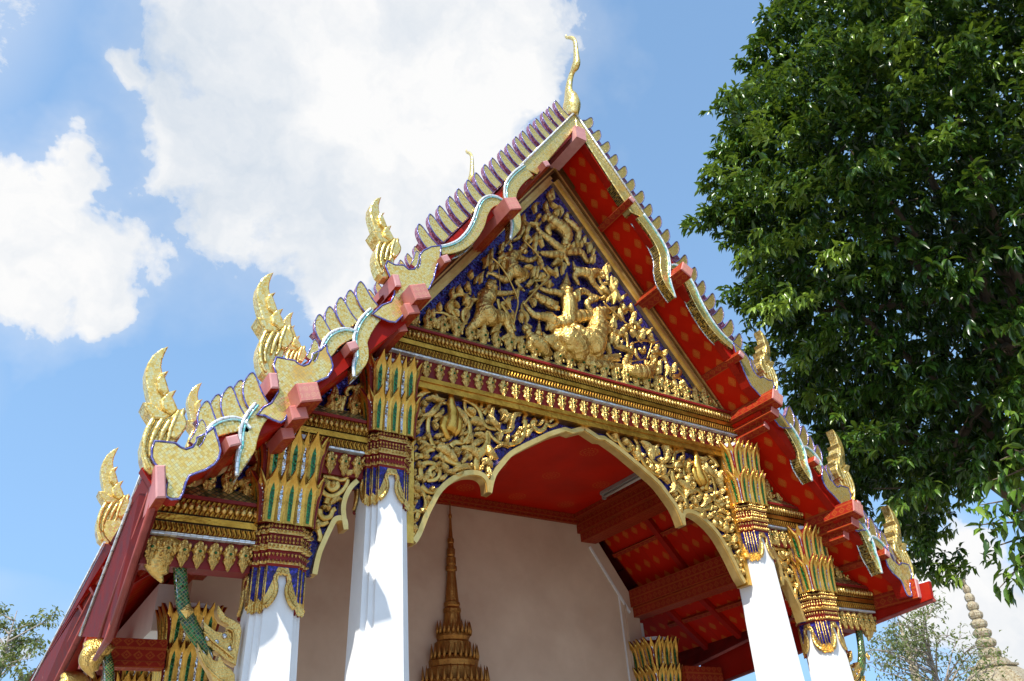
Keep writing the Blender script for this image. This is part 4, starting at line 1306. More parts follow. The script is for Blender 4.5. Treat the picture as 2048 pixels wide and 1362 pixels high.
tb.box(-2.80, -2.49, 0.12, WALL_Y, 5.74, ZCEIL + 0.02, 0)
tb.box(-2.86, -2.55, 0.12, WALL_Y, 5.60, 5.74, 0)
both(tb, 'tie_beam', 'beam_red', T)
tb = MB()
tb.box(-3.80, -3.46, 0.12, WALL_Y + 1.2, 4.58, 4.86, 0)
tb.box(-3.76, -3.50, 0.12, WALL_Y + 1.2, 4.42, 4.58, 0)
both(tb, 'tie_beam', 'beam_red', T)
# front wall of the hall, with a moulded outer edge
wl = MB()
wl.prism([(-3.62, 0.5), (3.62, 0.5), (3.62, 4.60), (2.72, 5.95), (-2.72, 5.95), (-3.62, 4.60)], WALL_Y, WALL_Y + 0.25, 0)
wl.prism([(3.21, 0.5), (3.23, 0.5), (3.23, 4.8), (3.21, 4.83)], WALL_Y - 0.02, WALL_Y, 1)
wl.prism([(3.31, 0.5), (3.34, 0.5), (3.34, 4.6), (3.31, 4.66)], WALL_Y - 0.03, WALL_Y, 0)
wl.prism([(2.70, 5.52), (2.725, 5.545), (3.425, 4.505), (3.40, 4.48)], WALL_Y - 0.03, WALL_Y, 1)
wl.build('porch_wall', ['hall_plaster', 'white_plaster'], T)
for sx in (-1, 1):
    sw = MB()
    sw.box(sx * 3.38, sx * 3.62, WALL_Y + 0.26, 15.6, 0.5, 4.7, 0)
    sw.build('side_wall', 'white_plaster', T)
# engaged columns against the wall, and columns along the left side of the hall
for sx in (-1, 1):
    column(sx * 3.63, 3.22, 2.38)
for y in (5.4, 7.8):
    column(-3.75, y, 2.38)
ar = MB()
ar.box(-3.95, -3.63, 3.75, 15.6, 3.86, 4.42, 0)
both(ar, 'architrave', 'white_plaster', T)

# gilded spire over the doorway
sp_ = MB()
cs = crop(800, 850, 2.66)
prof = [(372, 2), (470, 5), (478, 10), (490, 10), (496, 6), (560, 9), (600, 12), (606, 18), (625, 18), (630, 14), (655, 16), (660, 22), (690, 22), (700, 18), (706, 26), (740, 26), (748, 22), (752, 30), (772, 30), (780, 22), (860, 29), (940, 35), (946, 42), (960, 42), (968, 38), (980, 46), (996, 46), (1000, 42), (1060, 46), (1100, 52), (1105, 84), (1130, 88), (1150, 80), (1160, 92), (1200, 95), (1225, 95), (1230, 84), (1240, 118), (1262, 128), (1290, 124), (1300, 138), (1340, 142), (1362, 146), (1370, 170), (1420, 180), (1430, 165), (1440, 200), (1560, 210), (1570, 240), (1700, 250)]
def sqring(cx, cy, z, r, rnd=0.86):
    out = []
    for q in range(16):
        a = 2 * PI * (q + 0.5) / 16
        kx = max(abs(math.cos(a)), abs(math.sin(a)))
        rr = r * (rnd * 1.0 + (1 - rnd) / kx)
        out.append((cx + math.cos(a) * rr, cy + math.sin(a) * rr * 0.8, z))
    return out
SY = WALL_Y - 0.06
sp_.rings([sqring(0.0, SY, F(*cs(265, b), SY).z, r / 2.66 * 0.0076) for b, r in reversed(prof)], 0, False, True)
sp_.build('door_spire', 'gilt_shaded', T)
spire = [o for o in T.children if o.name.startswith('door_spire')][0]
for b, r, n_, h_ in ((1105, 92, 12, 0.13), (1240, 126, 14, 0.15), (1370, 175, 16, 0.17)):
    z = F(*cs(265, b), SY).z
    mbf = MB()
    mbf.tube([(0, 0, -0.06), (0, -0.012, 0.0), (0, -0.004, h_ * 0.5), (0, 0, h_)], [0.020, 0.026, 0.016, 0.002], 6, 0)
    me = mbf.mesh('spire_leaf', ['gilt_shaded'])
    for q in range(n_):
        a = PI + PI * (q + 0.5) / n_
        kx = max(abs(math.cos(a)), abs(math.sin(a)))
        rr = r / 2.66 * 0.0076
        inst('spire_leaf', me, spire, Matrix.Translation((math.cos(a) * rr, SY + math.sin(a) * rr * 0.8, z + 0.02)))
ds = MB()   # door case under the spire
ds.box(-0.95, 0.95, WALL_Y - 0.16, WALL_Y, 0.5, 2.6, 1)
ds.box(-0.62, 0.62, WALL_Y - 0.18, WALL_Y - 0.15, 0.5, 2.3, 0)
ds.build('door_case', ['red_lacquer', 'gilt_moulding'], T)

# ------------------------------------------------------------------ eaves
fa = MB()
def eave_board(mb, top, bot, th=0.05):
    """board between two edges given as world points; white drip edge, moulding along the foot"""
    a, b = top
    c, d = bot
    off = Vector((th, 0, 0.0))
    vs = [a, b, d, c, a + off, b + off, d + off, c + off]
    mb.add(vs, [(0, 1, 2, 3), (7, 6, 5, 4), (0, 4, 5, 1), (3, 2, 6, 7), (1, 5, 6, 2), (0, 3, 7, 4)], 0)
    mb.tube([a + Vector((-0.012, 0, 0.012)), b + Vector((-0.012, 0, 0.012))], 0.013, 6, 1)
    mb.tube([c + Vector((0.0, 0, -0.01)), d + Vector((0.0, 0, -0.01))], 0.03, 8, 2)
    e0, e1 = a.lerp(c, 0.72), b.lerp(d, 0.72)
    mb.tube([e0 + Vector((-0.01, 0, 0)), e1 + Vector((-0.01, 0, 0))], 0.016, 6, 2)
A_, B_ = G(288, 945, -4.89), G(162, 1273, -4.83)
C_, D_ = G(322, 958, -4.80), G(218, 1276, -4.76)
eave_board(fa, (A_, B_), (C_, D_))
tail = [D_, G(190, 1318, -4.765), G(181, 1322, -4.77)]
fa.tube([D_ + (D_ - C_) * -0.1, D_, tail[1]], [0.035, 0.035, 0.02], 8, 2)
fa.build('fascia', ['red_fascia', 'white_glass', 'red_mould'], T)
fr_ = MB()
eave_board(fr_, (Vector((4.90, -0.98, 4.02)), Vector((4.90, 3.42, 4.02))), (Vector((4.84, -0.98, 3.79)), Vector((4.84, 3.42, 3.35))), -0.05)
fr_.build('fascia', ['red_lacquer', 'white_glass', 'red_mould'], T)
fb = MB()
A_, B_ = G(211, 1087, -4.84), G(66, 1362, -4.84)
dv = (B_ - A_)
B_ = A_ + dv * (12.5 / dv.y)
C_, D_ = G(243, 1100, -4.74), G(112, 1362, -4.74)
dv = (D_ - C_)
D_ = C_ + dv * (12.5 / dv.y)
eave_board(fb, (A_, B_), (C_, D_))
both(fb, 'fascia', ['red_fascia', 'white_glass', 'red_mould'], T)
# end cap of the right eave and cross beam under the left one
cb = MB()
cb.box(-4.72, -3.90, 2.86, 3.02, 3.34, 3.58, 0)
cb.box(-4.72, -3.90, 2.84, 3.04, 3.28, 3.34, 0)
both(cb, 'cross_beam', 'beam_red', T)

# ------------------------------------------------------------------ serpent brackets under the eaves
def bracket(dx, dy, dz, lod=1.0):
    off = Vector((dx, dy, dz))
    def Q(u, v, y=0.0): return F(u, v, y) + off
    b = MB()
    body = spl([(352, 1108, 13), (360, 1140, 14), (363, 1180, 14), (368, 1215, 15), (380, 1248, 16), (398, 1278, 15), (412, 1300, 12), (420, 1318, 8)], 5)
    b.tube([Q(u, v, -0.03) for u, v, r in body], [r * 0.0038 for u, v, r in body], 10, 0, 0.8)
    o = b.build('bracket', ['green_scale'], T)
    e = MB()
    for sg in (-1, 1):
        e.tube([Q(u + sg * r * 0.62, v, -0.05) for u, v, r in body], 0.008, 6, 0)
    e.build('bracket_edging', 'silver_glass', o)
    hd = MB()
    for pts in ([(352, 1108, 12), (338, 1096, 16), (318, 1100, 15), (305, 1120, 12), (312, 1140, 9), (325, 1165, 2)], [(345, 1100, 10), (330, 1112, 14), (322, 1132, 12), (326, 1150, 7)], [(300, 1092, 8), (315, 1088, 12), (345, 1092, 12), (365, 1105, 10)]):
        q = spl(pts, 5)
        hd.tube([Q(u, v, -0.05) for u, v, r in q], [r * 0.0062 for u, v, r in q], 9, 0, 0.8)
    hd.build('bracket_head', 'gilt_leaf', o)
    tl = MB()
    k2 = crop(60, 980, 3.565)
    up_ = [k2(*p) for p in [(1222, 948), (1262, 985), (1310, 1020), (1362, 1030), (1402, 1008), (1398, 975), (1372, 962), (1344, 945), (1322, 905), (1318, 862), (1326, 830), (1352, 872), (1385, 915), (1440, 942), (1484, 972), (1492, 1020), (1478, 1110), (1462, 1200), (1452, 1262), (1400, 1235), (1342, 1190), (1290, 1150), (1246, 1112), (1226, 1040)]]
    lo_ = [k2(*p) for p in [(1176, 1105), (1212, 1165), (1246, 1198), (1250, 1150), (1284, 1222), (1318, 1235), (1330, 1190), (1372, 1262), (1412, 1290), (1440, 1330), (1440, 1400), (1300, 1400), (1262, 1310), (1208, 1222)]]
    for pl_, y0_, y1_ in ((up_, -0.07, 0.03), (lo_, -0.085, 0.02)):
        tl.prism([(p.x, p.z) for p in (Q(u, v) for u, v in pl_)], y0_ + dy, y1_ + dy, 0, 0, 0.004)
    for pts in ([(1240, 1010), (1320, 1090), (1400, 1150), (1455, 1200)], [(1395, 985), (1440, 1000), (1455, 1060), (1440, 1130)], [(1205, 1150), (1250, 1250), (1330, 1330), (1400, 1380)]):
        q = [k2(*p) for p in spl(pts, 4)]
        tl.tube([Q(u, v, -0.085) for u, v in q], 0.010, 6, 0)
    for a_, b_ in ((1388, 1040), (1268, 1055), (1330, 1085), (1428, 1130)):
        tl.ball(Q(*k2(a_, b_), -0.075), 0.022, 8, 1, (1, 0.5, 1))
    tl.build('bracket_tail', ['gilt_leaf', 'silver_glass'], o)
    gm = MB()
    c = Q(375, 1222, -0.12)
    gm.add([c + Vector((0, 0, 0.06)), c + Vector((0.055, 0, 0)), c - Vector((0, 0, 0.06)), c - Vector((0.055, 0, 0)), c + Vector((0, -0.03, 0)), c + Vector((0, 0.03, 0))],
           [(0, 4, 1), (1, 4, 2), (2, 4, 3), (3, 4, 0), (1, 5, 0), (2, 5, 1), (3, 5, 2), (0, 5, 3)], 0)
    gm.build('bracket_boss', 'gilt_leaf', o)
    return o
b0 = bracket(0, 0, 0)
for q in (1,):   # right-hand counterpart
    r = copy_tree(b0, T, None)
    r.scale = (-1, 1, 1)
for y, dz in ((2.75, -0.28), (4.55, -0.30)):
    c = copy_tree(b0, T, (-0.05, y, dz))

# ------------------------------------------------------------------ fluorescent lamp on the porch ceiling
lp0 = G(1222, 985, 2.36); 
lamp = empty('ceiling_lamp', (2.20, 1.7, ZCEIL - 0.09), 'long fluorescent tube lamp fixed to the red porch ceiling beside the beam', 'lamp')
lm = MB(); lm.box(-0.06, 0.06, -0.62, 0.62, 0.03, 0.085, 0)
lm.build('housing', 'steel', lamp)
lm = MB(); lm.tube([(0, -0.58, 0.0), (0, 0.58, 0.0)], 0.022, 10, 0)
lm.build('tube', 'lamp_white', lamp)
for y in (-0.6, 0.6):
    lm = MB(); lm.box(-0.03, 0.03, y - 0.02, y + 0.02, -0.035, 0.03, 0)
    lm.build('lamp_holder', 'steel', lamp)

# ------------------------------------------------------------------ carved figures of the gable
OCC = []
def figure(name, C_, s_, limbs, y=-0.03, vox=0.0095, extra=None, depth=0.85):
    """one continuous carved body: tapering limbs merged into a single skin"""
    mb = MB()
    for limb in limbs:
        pts = limb if not isinstance(limb[0][0], str) else limb[1:]
        q = spl(pts, 9) if len(pts) > 1 else pts
        P, R_ = [], []
        for it in q:
            r = it[2] / s_ * 0.0074
            if it[2] > 38: r *= 1 + 0.055 * math.sin(len(P) * 1.25)
            dd = it[3] if len(it) > 3 else 0.0
            P.append(F(*C_(it[0], it[1]), y - r * 0.55 - dd)); R_.append(r)
            OCC.append((*C_(it[0], it[1]), it[2] / s_))
        if len(P) == 1:
            mb.ball(P[0], R_[0], 14, 0)
        else:
            mb.tube(P, R_, 12, 0, depth)
            mb.ball(P[0], R_[0] * 0.98, 10, 0, (1, depth, 1)); mb.ball(P[-1], R_[-1] * 0.98, 10, 0, (1, depth, 1))
    o = mb.build(name, 'gilt_relief', pediment)
    rm_ = o.modifiers.new('skin', 'REMESH')
    rm_.mode = 'VOXEL'
    rm_.voxel_size = vox
    rm_.use_smooth_shade = True
    sm = o.modifiers.new('smooth', 'SMOOTH')
    sm.factor = 0.5
    sm.iterations = 1
    return o
def head(x, y, r, fx=1.0, fy=0.0, crown=None):
    """head with brow, nose, mouth and ears; (fx, fy) is the way it looks in the picture"""
    L = math.hypot(fx, fy); fx, fy = fx / L, fy / L
    nx, ny = -fy, fx
    d = 0.0
    out = [[(x - fx * r * .15, y - fy * r * .15, r * .9), (x + fx * r * .25, y + fy * r * .25, r * .75)],
           [(x + fx * r * .55, y + fy * r * .55, r * .42, r * .0011), (x + fx * r * 1.02, y + fy * r * 1.02, r * .2, r * .0012)],
           [(x + fx * r * .45 + nx * r * .5, y + fy * r * .45 + ny * r * .5, r * .36, r * .001), (x + fx * r * .95 + nx * r * .42, y + fy * r * .95 + ny * r * .42, r * .2, r * .001)],
           [(x - fx * r * .35, y - fy * r * .35, r * .3, r * .0016), (x - fx * r * .7, y - fy * r * .7, r * .16, r * .0016)]]
    for q in (-1, 0, 1):
        out.append([(x - nx * r * .75 + fx * r * q * .45, y - ny * r * .75 + fy * r * q * .45, r * .36), (x - nx * r * 1.0 + fx * r * q * .5, y - ny * r * 1.0 + fy * r * q * .5, r * .22)])
    if crown:
        out.append([(x - nx * r * .6, y - ny * r * .6, r * .7), (x - nx * r * 1.3, y - ny * r * 1.3, r * .5), (x - nx * r * 1.9, y - ny * r * 1.9, r * .28), (x - nx * r * 2.5, y - ny * r * 2.5, r * .1)])
    return out
def hand(x, y, r, dx, dy):
    """fist with thumb and finger ridges"""
    L = math.hypot(dx, dy); dx, dy = dx / L, dy / L
    nx, ny = -dy, dx
    out = [[(x, y, r), (x + dx * r, y + dy * r, r * .9)]]
    for q in (-.75, -.25, .25, .75):
        out.append([(x + dx * r * .9 + nx * r * q, y + dy * r * .9 + ny * r * q, r * .34, .012), (x + dx * r * 1.7 + nx * r * q * .8, y + dy * r * 1.7 + ny * r * q * .8, r * .26, .006)])
    out.append([(x + nx * r * .8, y + ny * r * .8, r * .34, .01), (x + nx * r * 1.2 + dx * r * .8, y + ny * r * 1.2 + dy * r * .8, r * .26, .006)])
    return out
kA, kB, kC, kD, kE, kG = crop(1040, 380, 9.08), crop(940, 480, 7.567), crop(1000, 560, 6.486), crop(1200, 620, 8.255), crop(1140, 480, 10.09), crop(820, 560, 6.053)
# archer at the left, lunging
figure('archer', kG, 6.053, head(985, 75, 72, 1, 0.15) + hand(1262, 150, 24, 0.4, -1) + [
    [(985, 130, 48), (960, 180, 82), (920, 250, 80), (900, 320, 88)], [(890, 330, 92), (930, 400, 110), (960, 450, 112)],
    [(955, 165, 52), (1040, 160, 40), (1130, 165, 34), (1260, 150, 24)], [(880, 190, 50), (845, 180, 34), (900, 120, 28)],
    [(880, 430, 92), (820, 500, 62), (740, 575, 44), (690, 605, 28)], [(690, 600, 26), (740, 640, 24), (810, 652, 12)],
    [(1010, 440, 92), (1110, 450, 72), (1165, 500, 58), (1200, 590, 48), (1245, 690, 34)], [(1240, 695, 34), (1300, 715, 30), (1385, 690, 18)],
    [(840, 250, 22, .05), (920, 290, 22, .06), (1010, 340, 20, .05)], [(860, 200, 14, .05), (930, 130, 14, .05)]])
# second archer above him
figure('archer', kB, 7.567, head(805, 150, 70, 1, 0.35, True) + hand(1022, 210, 26, 0.2, -1) + [
    [(740, 200, 50), (650, 240, 84), (620, 320, 82), (640, 400, 90)], [(620, 400, 92), (690, 470, 104), (740, 500, 90)],
    [(640, 225, 60), (760, 270, 52), (880, 310, 44), (980, 280, 36), (1020, 215, 26)], [(570, 230, 50), (520, 290, 40), (500, 380, 34), (530, 450, 26)],
    [(620, 480, 84), (540, 600, 62), (450, 570, 46), (360, 520, 38), (280, 500, 28)], [(285, 495, 26), (258, 530, 18), (255, 570, 10)],
    [(760, 500, 84), (840, 520, 66), (770, 600, 50), (700, 630, 34)], [(690, 630, 30), (750, 710, 30), (820, 770, 20)],
    [(520, 250, 18, .05), (600, 300, 20, .06), (720, 340, 18, .05)]])
# sprawling demon under the peak
figure('falling_demon', kA, 9.08, head(835, 985, 100, 1, 0.25) + hand(290, 570, 34, 0.3, -1) + hand(830, 500, 40, 0.3, -0.8) + [
    [(540, 520, 90), (660, 620, 130), (800, 720, 140), (850, 830, 120), (840, 920, 90)], [(500, 300, 30), (490, 380, 46), (520, 480, 80)], [(480, 250, 10), (490, 320, 34)],
    [(280, 580, 40), (300, 680, 50), (380, 790, 60), (500, 880, 70), (640, 1000, 84), (760, 1100, 90)],
    [(760, 1110, 84), (950, 1120, 84), (1090, 1130, 76), (1160, 1210, 62), (1210, 1300, 48), (1300, 1260, 20)],
    [(400, 1150, 50), (520, 1170, 70), (680, 1180, 76), (800, 1210, 60), (870, 1340, 44)],
    [(830, 540, 60), (960, 640, 80), (1050, 740, 70), (1070, 830, 46)], [(560, 640, 60), (500, 720, 70), (540, 800, 50)], [(680, 700, 70), (560, 660, 60)]])
# monkey-like soldier tumbling along the right edge
figure('tumbling_soldier', kE, 10.09, head(645, 690, 92, 0.7, 0.7) + hand(825, 850, 40, 1, -0.3) + [
    [(150, 620, 92), (280, 660, 118), (420, 690, 116), (520, 650, 86), (590, 640, 70)], [(540, 600, 50), (560, 720, 52), (640, 890, 44), (740, 875, 40), (820, 860, 36)],
    [(400, 760, 96), (470, 880, 74), (560, 980, 56), (640, 1080, 44)], [(640, 1080, 40), (720, 1090, 38), (810, 1090, 22)],
    [(160, 660, 90), (90, 740, 60), (150, 860, 50), (180, 900, 30)], [(60, 440, 24), (80, 520, 40), (110, 600, 70)]])
# great demon in the middle, arms spread
figure('demon_king', kC, 6.486, head(852, 112, 84, 1, 0.08, True) + hand(500, 95, 26, -1, -0.6) + hand(1330, 238, 26, 1, -0.1) + [
    [(864, 190, 62), (884, 250, 100), (900, 340, 108), (900, 430, 100), (890, 520, 104)],
    [(820, 200, 56), (740, 165, 48), (640, 150, 44), (560, 130, 36), (505, 95, 26)],
    [(960, 215, 58), (1030, 155, 50), (1100, 150, 46), (1170, 200, 40), (1250, 230, 36), (1330, 240, 24)],
    [(1250, 240, 44), (1150, 280, 44), (1130, 340, 46), (1170, 400, 52)],
    [(860, 540, 96), (760, 560, 76), (690, 590, 60), (665, 650, 36), (735, 715, 18)], [(980, 480, 96), (1090, 470, 84), (1160, 480, 76), (1190, 580, 60), (1180, 640, 44)],
    [(790, 130, 16), (760, 90, 10)], [(915, 120, 18), (945, 85, 8)], [(940, 400, 14, .09), (930, 500, 14, .09), (910, 620, 10, .08)], [(820, 420, 16, .08), (900, 450, 16, .09), (990, 420, 16, .08)]])
figure('ogre_companion', kC, 6.486, head(705, 340, 66, 1, 0.3) + hand(335, 330, 26, -0.6, -0.6) + [
    [(460, 190, 34), (520, 230, 52), (600, 280, 68), (660, 320, 74)], [(330, 325, 28), (390, 410, 40), (450, 460, 48), (560, 480, 60), (640, 490, 78), (700, 540, 80)],
    [(470, 200, 50, .02), (490, 230, 50, .02)], [(540, 250, 58, .02), (560, 275, 58, .02)], [(660, 540, 60), (630, 600, 40), (600, 640, 24)]])
# the horned lion he rides
figure('horned_lion', kC, 6.486, [
    [(760, 720, 90), (860, 740, 150), (960, 800, 160), (1020, 880, 150), (1010, 960, 110)], [(880, 620, 70), (960, 660, 110), (1060, 740, 130), (1160, 780, 150)],
    [(1200, 800, 160), (1260, 680, 140), (1270, 560, 120), (1270, 470, 96)], [(1220, 820, 160), (1240, 900, 130), (1250, 950, 90)],
    [(1270, 440, 86), (1340, 410, 70), (1410, 395, 46), (1460, 380, 36), (1515, 352, 22)], [(1330, 450, 60), (1390, 480, 44), (1430, 500, 36)], [(1290, 400, 40), (1285, 350, 20), (1300, 310, 8)], [(1200, 420, 50), (1180, 390, 30), (1220, 370, 10)],
    [(1320, 640, 80), (1440, 660, 54), (1560, 700, 50), (1610, 640, 46), (1660, 600, 38), (1710, 600, 24)],
    [(760, 760, 90), (660, 770, 64), (590, 750, 46), (555, 690, 22)], [(600, 770, 50), (700, 850, 60), (800, 930, 60), (840, 980, 40)],
    [(820, 1000, 24), (900, 985, 50), (1010, 1010, 56), (1130, 1020, 58), (1280, 1020, 54), (1420, 1010, 44)], [(1410, 1000, 40), (1400, 920, 24), (1405, 860, 8)],
    [(1420, 1000, 40), (1500, 980, 26, .02), (1565, 960, 12, .02)], [(1430, 1015, 36), (1510, 1005, 26, .02), (1575, 995, 12, .02)], [(1430, 1030, 34), (1510, 1040, 24, .02), (1560, 1045, 10, .02)],
    [(1040, 1060, 30), (1180, 1090, 48), (1300, 1100, 52), (1450, 1110, 46), (1590, 1125, 34)], [(900, 740, 60, .1), (980, 730, 60, .1), (1060, 700, 40, .1)], [(900, 860, 70, .07), (1000, 870, 60, .08)],
    [(1390, 560, 34, .04), (1340, 530, 40, .05)], [(1300, 560, 40, .07), (1350, 620, 34, .06)], [(1200, 640, 36, .08), (1260, 720, 40, .08)]], vox=0.010)
figure('crouching_imp', kC, 6.486, head(345, 640, 66, 0.8, 0.5) + [
    [(380, 720, 60), (450, 790, 96), (520, 850, 100), (580, 920, 80), (640, 950, 44)], [(505, 520, 12), (505, 600, 24), (495, 700, 50)], [(400, 790, 60), (380, 860, 50), (430, 920, 46)], [(280, 330, 20), (300, 430, 22), (290, 520, 18), (290, 570, 10)]])
figure('archer', kD, 8.255, head(880, 800, 80, 0.9, 0.5, False) + [
    [(460, 960, 80), (560, 1010, 120), (700, 1020, 126), (820, 990, 96), (850, 900, 70)], [(430, 1040, 40), (410, 940, 56), (430, 820, 54), (500, 700, 44), (530, 560, 34)], [(500, 960, 36), (495, 840, 34), (530, 640, 30)],
    [(580, 660, 34), (600, 760, 34), (650, 820, 26)], [(660, 660, 46), (720, 700, 42), (740, 600, 20)], [(600, 1000, 50, .06), (740, 1060, 46, .06), (880, 1110, 26, .04)], [(760, 860, 44), (780, 960, 50), (780, 1060, 40)],
    [(860, 700, 44), (960, 690, 52), (1050, 780, 46), (1100, 900, 40), (1150, 1010, 34), (1155, 1120, 12)], [(560, 1080, 50), (600, 1160, 30)], [(840, 1030, 40), (880, 940, 44)]])
# weapons, each its own piece
def rod(name, C_, pts, r, y=-0.13, n=5):
    mb = MB()
    q = spl(pts, n)
    mb.tube([F(*C_(a, b), y) for a, b in q], r, 6, 0)
    mb.build(name, 'gilt_scroll', pediment)
rod('bow', kB, [(330, 270), (440, 370), (560, 540), (650, 720), (715, 870), (725, 980), (690, 1130), (660, 1270)], 0.013, -0.16)
rod('bow_string', kB, [(432, 372), (445, 560), (457, 770)], 0.006, -0.15)
rod('bow_string', kB, [(482, 852), (580, 990), (690, 1140)], 0.006, -0.15)
rod('bow', kB, [(810, 0), (900, 90), (980, 170), (1080, 290)], 0.011, -0.16)
rod('staff', kC, [(625, -5), (500, 100), (400, 210), (300, 320)], 0.017, -0.15)
rod('staff', kC, [(1340, 280), (1480, 420), (1640, 560), (1720, 640)], 0.012, -0.13)
rod('bow', kD, [(500, 580), (560, 540), (650, 515), (780, 515), (900, 530), (965, 515)], 0.010, -0.14)
rod('arrow', kD, [(520, 850), (620, 830), (740, 815)], 0.010, -0.17)
rod('sword', kD, [(860, 550), (820, 680), (780, 800)], 0.015, -0.14)
# flames and tendrils that fill the ground between the figures
def fl(C_, lst, y=-0.06, name='flame'):
    for p, q, wv, bd in lst:
        mb = MB()
        flame(mb, C_(*p), C_(*q), wv * 0.44, y - random.random() * 0.03, bd, ext=0.45)
        mb.build(name, 'gilt_leaf', pediment)
def tn(C_, lst, y=-0.05):
    for pts, a, b in lst:
        mb = MB()
        scroll(mb, [C_(*p) for p in pts], y, a, b, 5)
        mb.build('tendril', 'gilt_scroll', pediment)
tn(kG, [([(640, 590), (560, 480), (510, 360), (510, 240), (560, 180), (650, 180), (710, 220), (740, 270)], 5.5, 3.5), ([(680, 540), (640, 470), (640, 390), (690, 340), (740, 290)], 4.2, 3.5), ([(550, 500), (480, 440), (400, 400), (300, 390)], 4.0, 2.0),
        ([(240, 600), (240, 520), (290, 480), (330, 520), (340, 600)], 5.0, 4.0), ([(720, 180), (725, 110), (690, 60), (700, 20)], 3.2, 2.2), ([(1260, 620), (1220, 480), (1150, 360), (1110, 290), (1150, 270)], 5.0, 3.0), ([(1060, 250), (1080, 330), (1090, 380)], 4.0, 2.0),
        ([(860, 700), (850, 640), (880, 600), (920, 620), (900, 660)], 4.4, 3.0), ([(1040, 700), (1050, 640), (1010, 610)], 4.6, 3.4), ([(1110, 740), (1150, 690), (1220, 710), (1260, 780)], 4.4, 3.4)])
fl(kG, [((560, 600), (550, 520), 12, .2), ((1000, 610), (1110, 560), 13, .2), ((700, 350), (640, 480), 9, .2), ((730, 230), (690, 310), 8, .3), ((440, 460), (540, 500), 8, .2), ((1180, 300), (1230, 240), 8, .2), ((1340, 350), (1380, 480), 8, .3), ((1360, 500), (1350, 420), 7, .2), ((330, 560), (280, 480), 10, .3), ((210, 600), (200, 540), 9, .2), ((100, 610), (90, 560), 9, .2)])
tn(kB, [([(1100, 420), (1150, 470), (1190, 540), (1150, 600), (1050, 610), (980, 625)], 4.4, 2.6), ([(880, 720), (900, 640), (960, 590), (1020, 560)], 3.4, 2.4), ([(420, 900), (440, 980), (470, 1040)], 3.6, 2.4), ([(820, 930), (780, 1020), (830, 1110), (790, 1200), (790, 1260)], 2.8, 2.2), ([(480, 150), (500, 60), (580, 40), (630, 110), (590, 170)], 3.4, 3.0)])
fl(kB, [((960, 560), (1000, 450), 12, .2), ((1040, 600), (1110, 540), 10, .2), ((1090, 440), (1090, 370), 8, .2), ((820, 400), (920, 440), 10, .2), ((260, 400), (290, 270), 10, .2), ((330, 470), (360, 390), 10, .2), ((1250, 380), (1340, 370), 12, .3), ((1330, 560), (1310, 450), 9, .2), ((1200, 730), (1220, 640), 8, .2), ((1410, 520), (1430, 420), 7, .2), ((990, 200), (1060, 60), 9, .3), ((900, 60), (960, 10), 8, .2), ((620, 40), (570, 0), 10, .2)])
fl(kA, [((620, 170), (605, 20), 9, .2), ((590, 120), (550, 160), 8, .3), ((690, 480), (710, 380), 10, .25), ((650, 460), (640, 390), 7, .2), ((480, 360), (470, 250), 9, .1), ((100, 640), (90, 490), 9, .2), ((130, 820), (170, 690), 10, .2), ((20, 820), (10, 680), 9, -.2), ((100, 920), (150, 830), 10, .2), ((300, 1020), (320, 840), 10, .2), ((1080, 920), (1130, 750), 12, .2), ((1180, 970), (1210, 880), 9, .3), ((1060, 1040), (1050, 930), 9, .2), ((1130, 1040), (1120, 950), 8, .2), ((970, 1070), (980, 980), 8, .2), ((1290, 1330), (1350, 1230), 12, .2), ((1270, 1140), (1310, 990), 10, .2), ((460, 560), (460, 480), 9, .2), ((380, 480), (330, 450), 9, .3), ((880, 560), (900, 470), 10, .5), ((1330, 1180), (1370, 1090), 8, .2), ((700, 280), (730, 420), 7, .2)])
fl(kE, [((770, 820), (760, 560), 9, .15), ((820, 640), (790, 540), 9, .3), ((900, 1080), (870, 900), 9, .2), ((1040, 1220), (890, 880), 11, .2), ((940, 980), (930, 900), 8, .3), ((800, 1090), (690, 960), 11, .2), ((880, 1300), (850, 1040), 11, -.2), ((1050, 1220), (1130, 1150), 10, .2), ((640, 1180), (710, 1170), 9, .2), ((760, 1260), (800, 1140), 6, .1), ((190, 1230), (280, 1110), 8, .5), ((490, 470), (500, 350), 9, .2)])
tn(kD, [([(380, 140), (350, 60), (400, 10), (470, -10), (520, 20)], 4.2, 3.0), ([(560, 310), (610, 420), (700, 480), (780, 500)], 3.4, 2.0), ([(590, 330), (590, 250), (650, 230), (690, 200)], 3.6, 2.4), ([(560, 330), (620, 480), (700, 550)], 2.4, 1.6), ([(1180, 1130), (1270, 1110), (1370, 1170), (1430, 1260), (1530, 1330)], 3.8, 1.8), ([(1210, 1090), (1300, 1080), (1330, 1010), (1280, 960)], 4.2, 3.0), ([(460, 660), (460, 560), (430, 420)], 4.4, 2.6), ([(930, 1130), (1000, 1100), (1050, 1150), (1040, 1220)], 4.4, 3.0), ([(1100, 1160), (1180, 1190), (1210, 1260)], 3.4, 2.2)], -0.07)
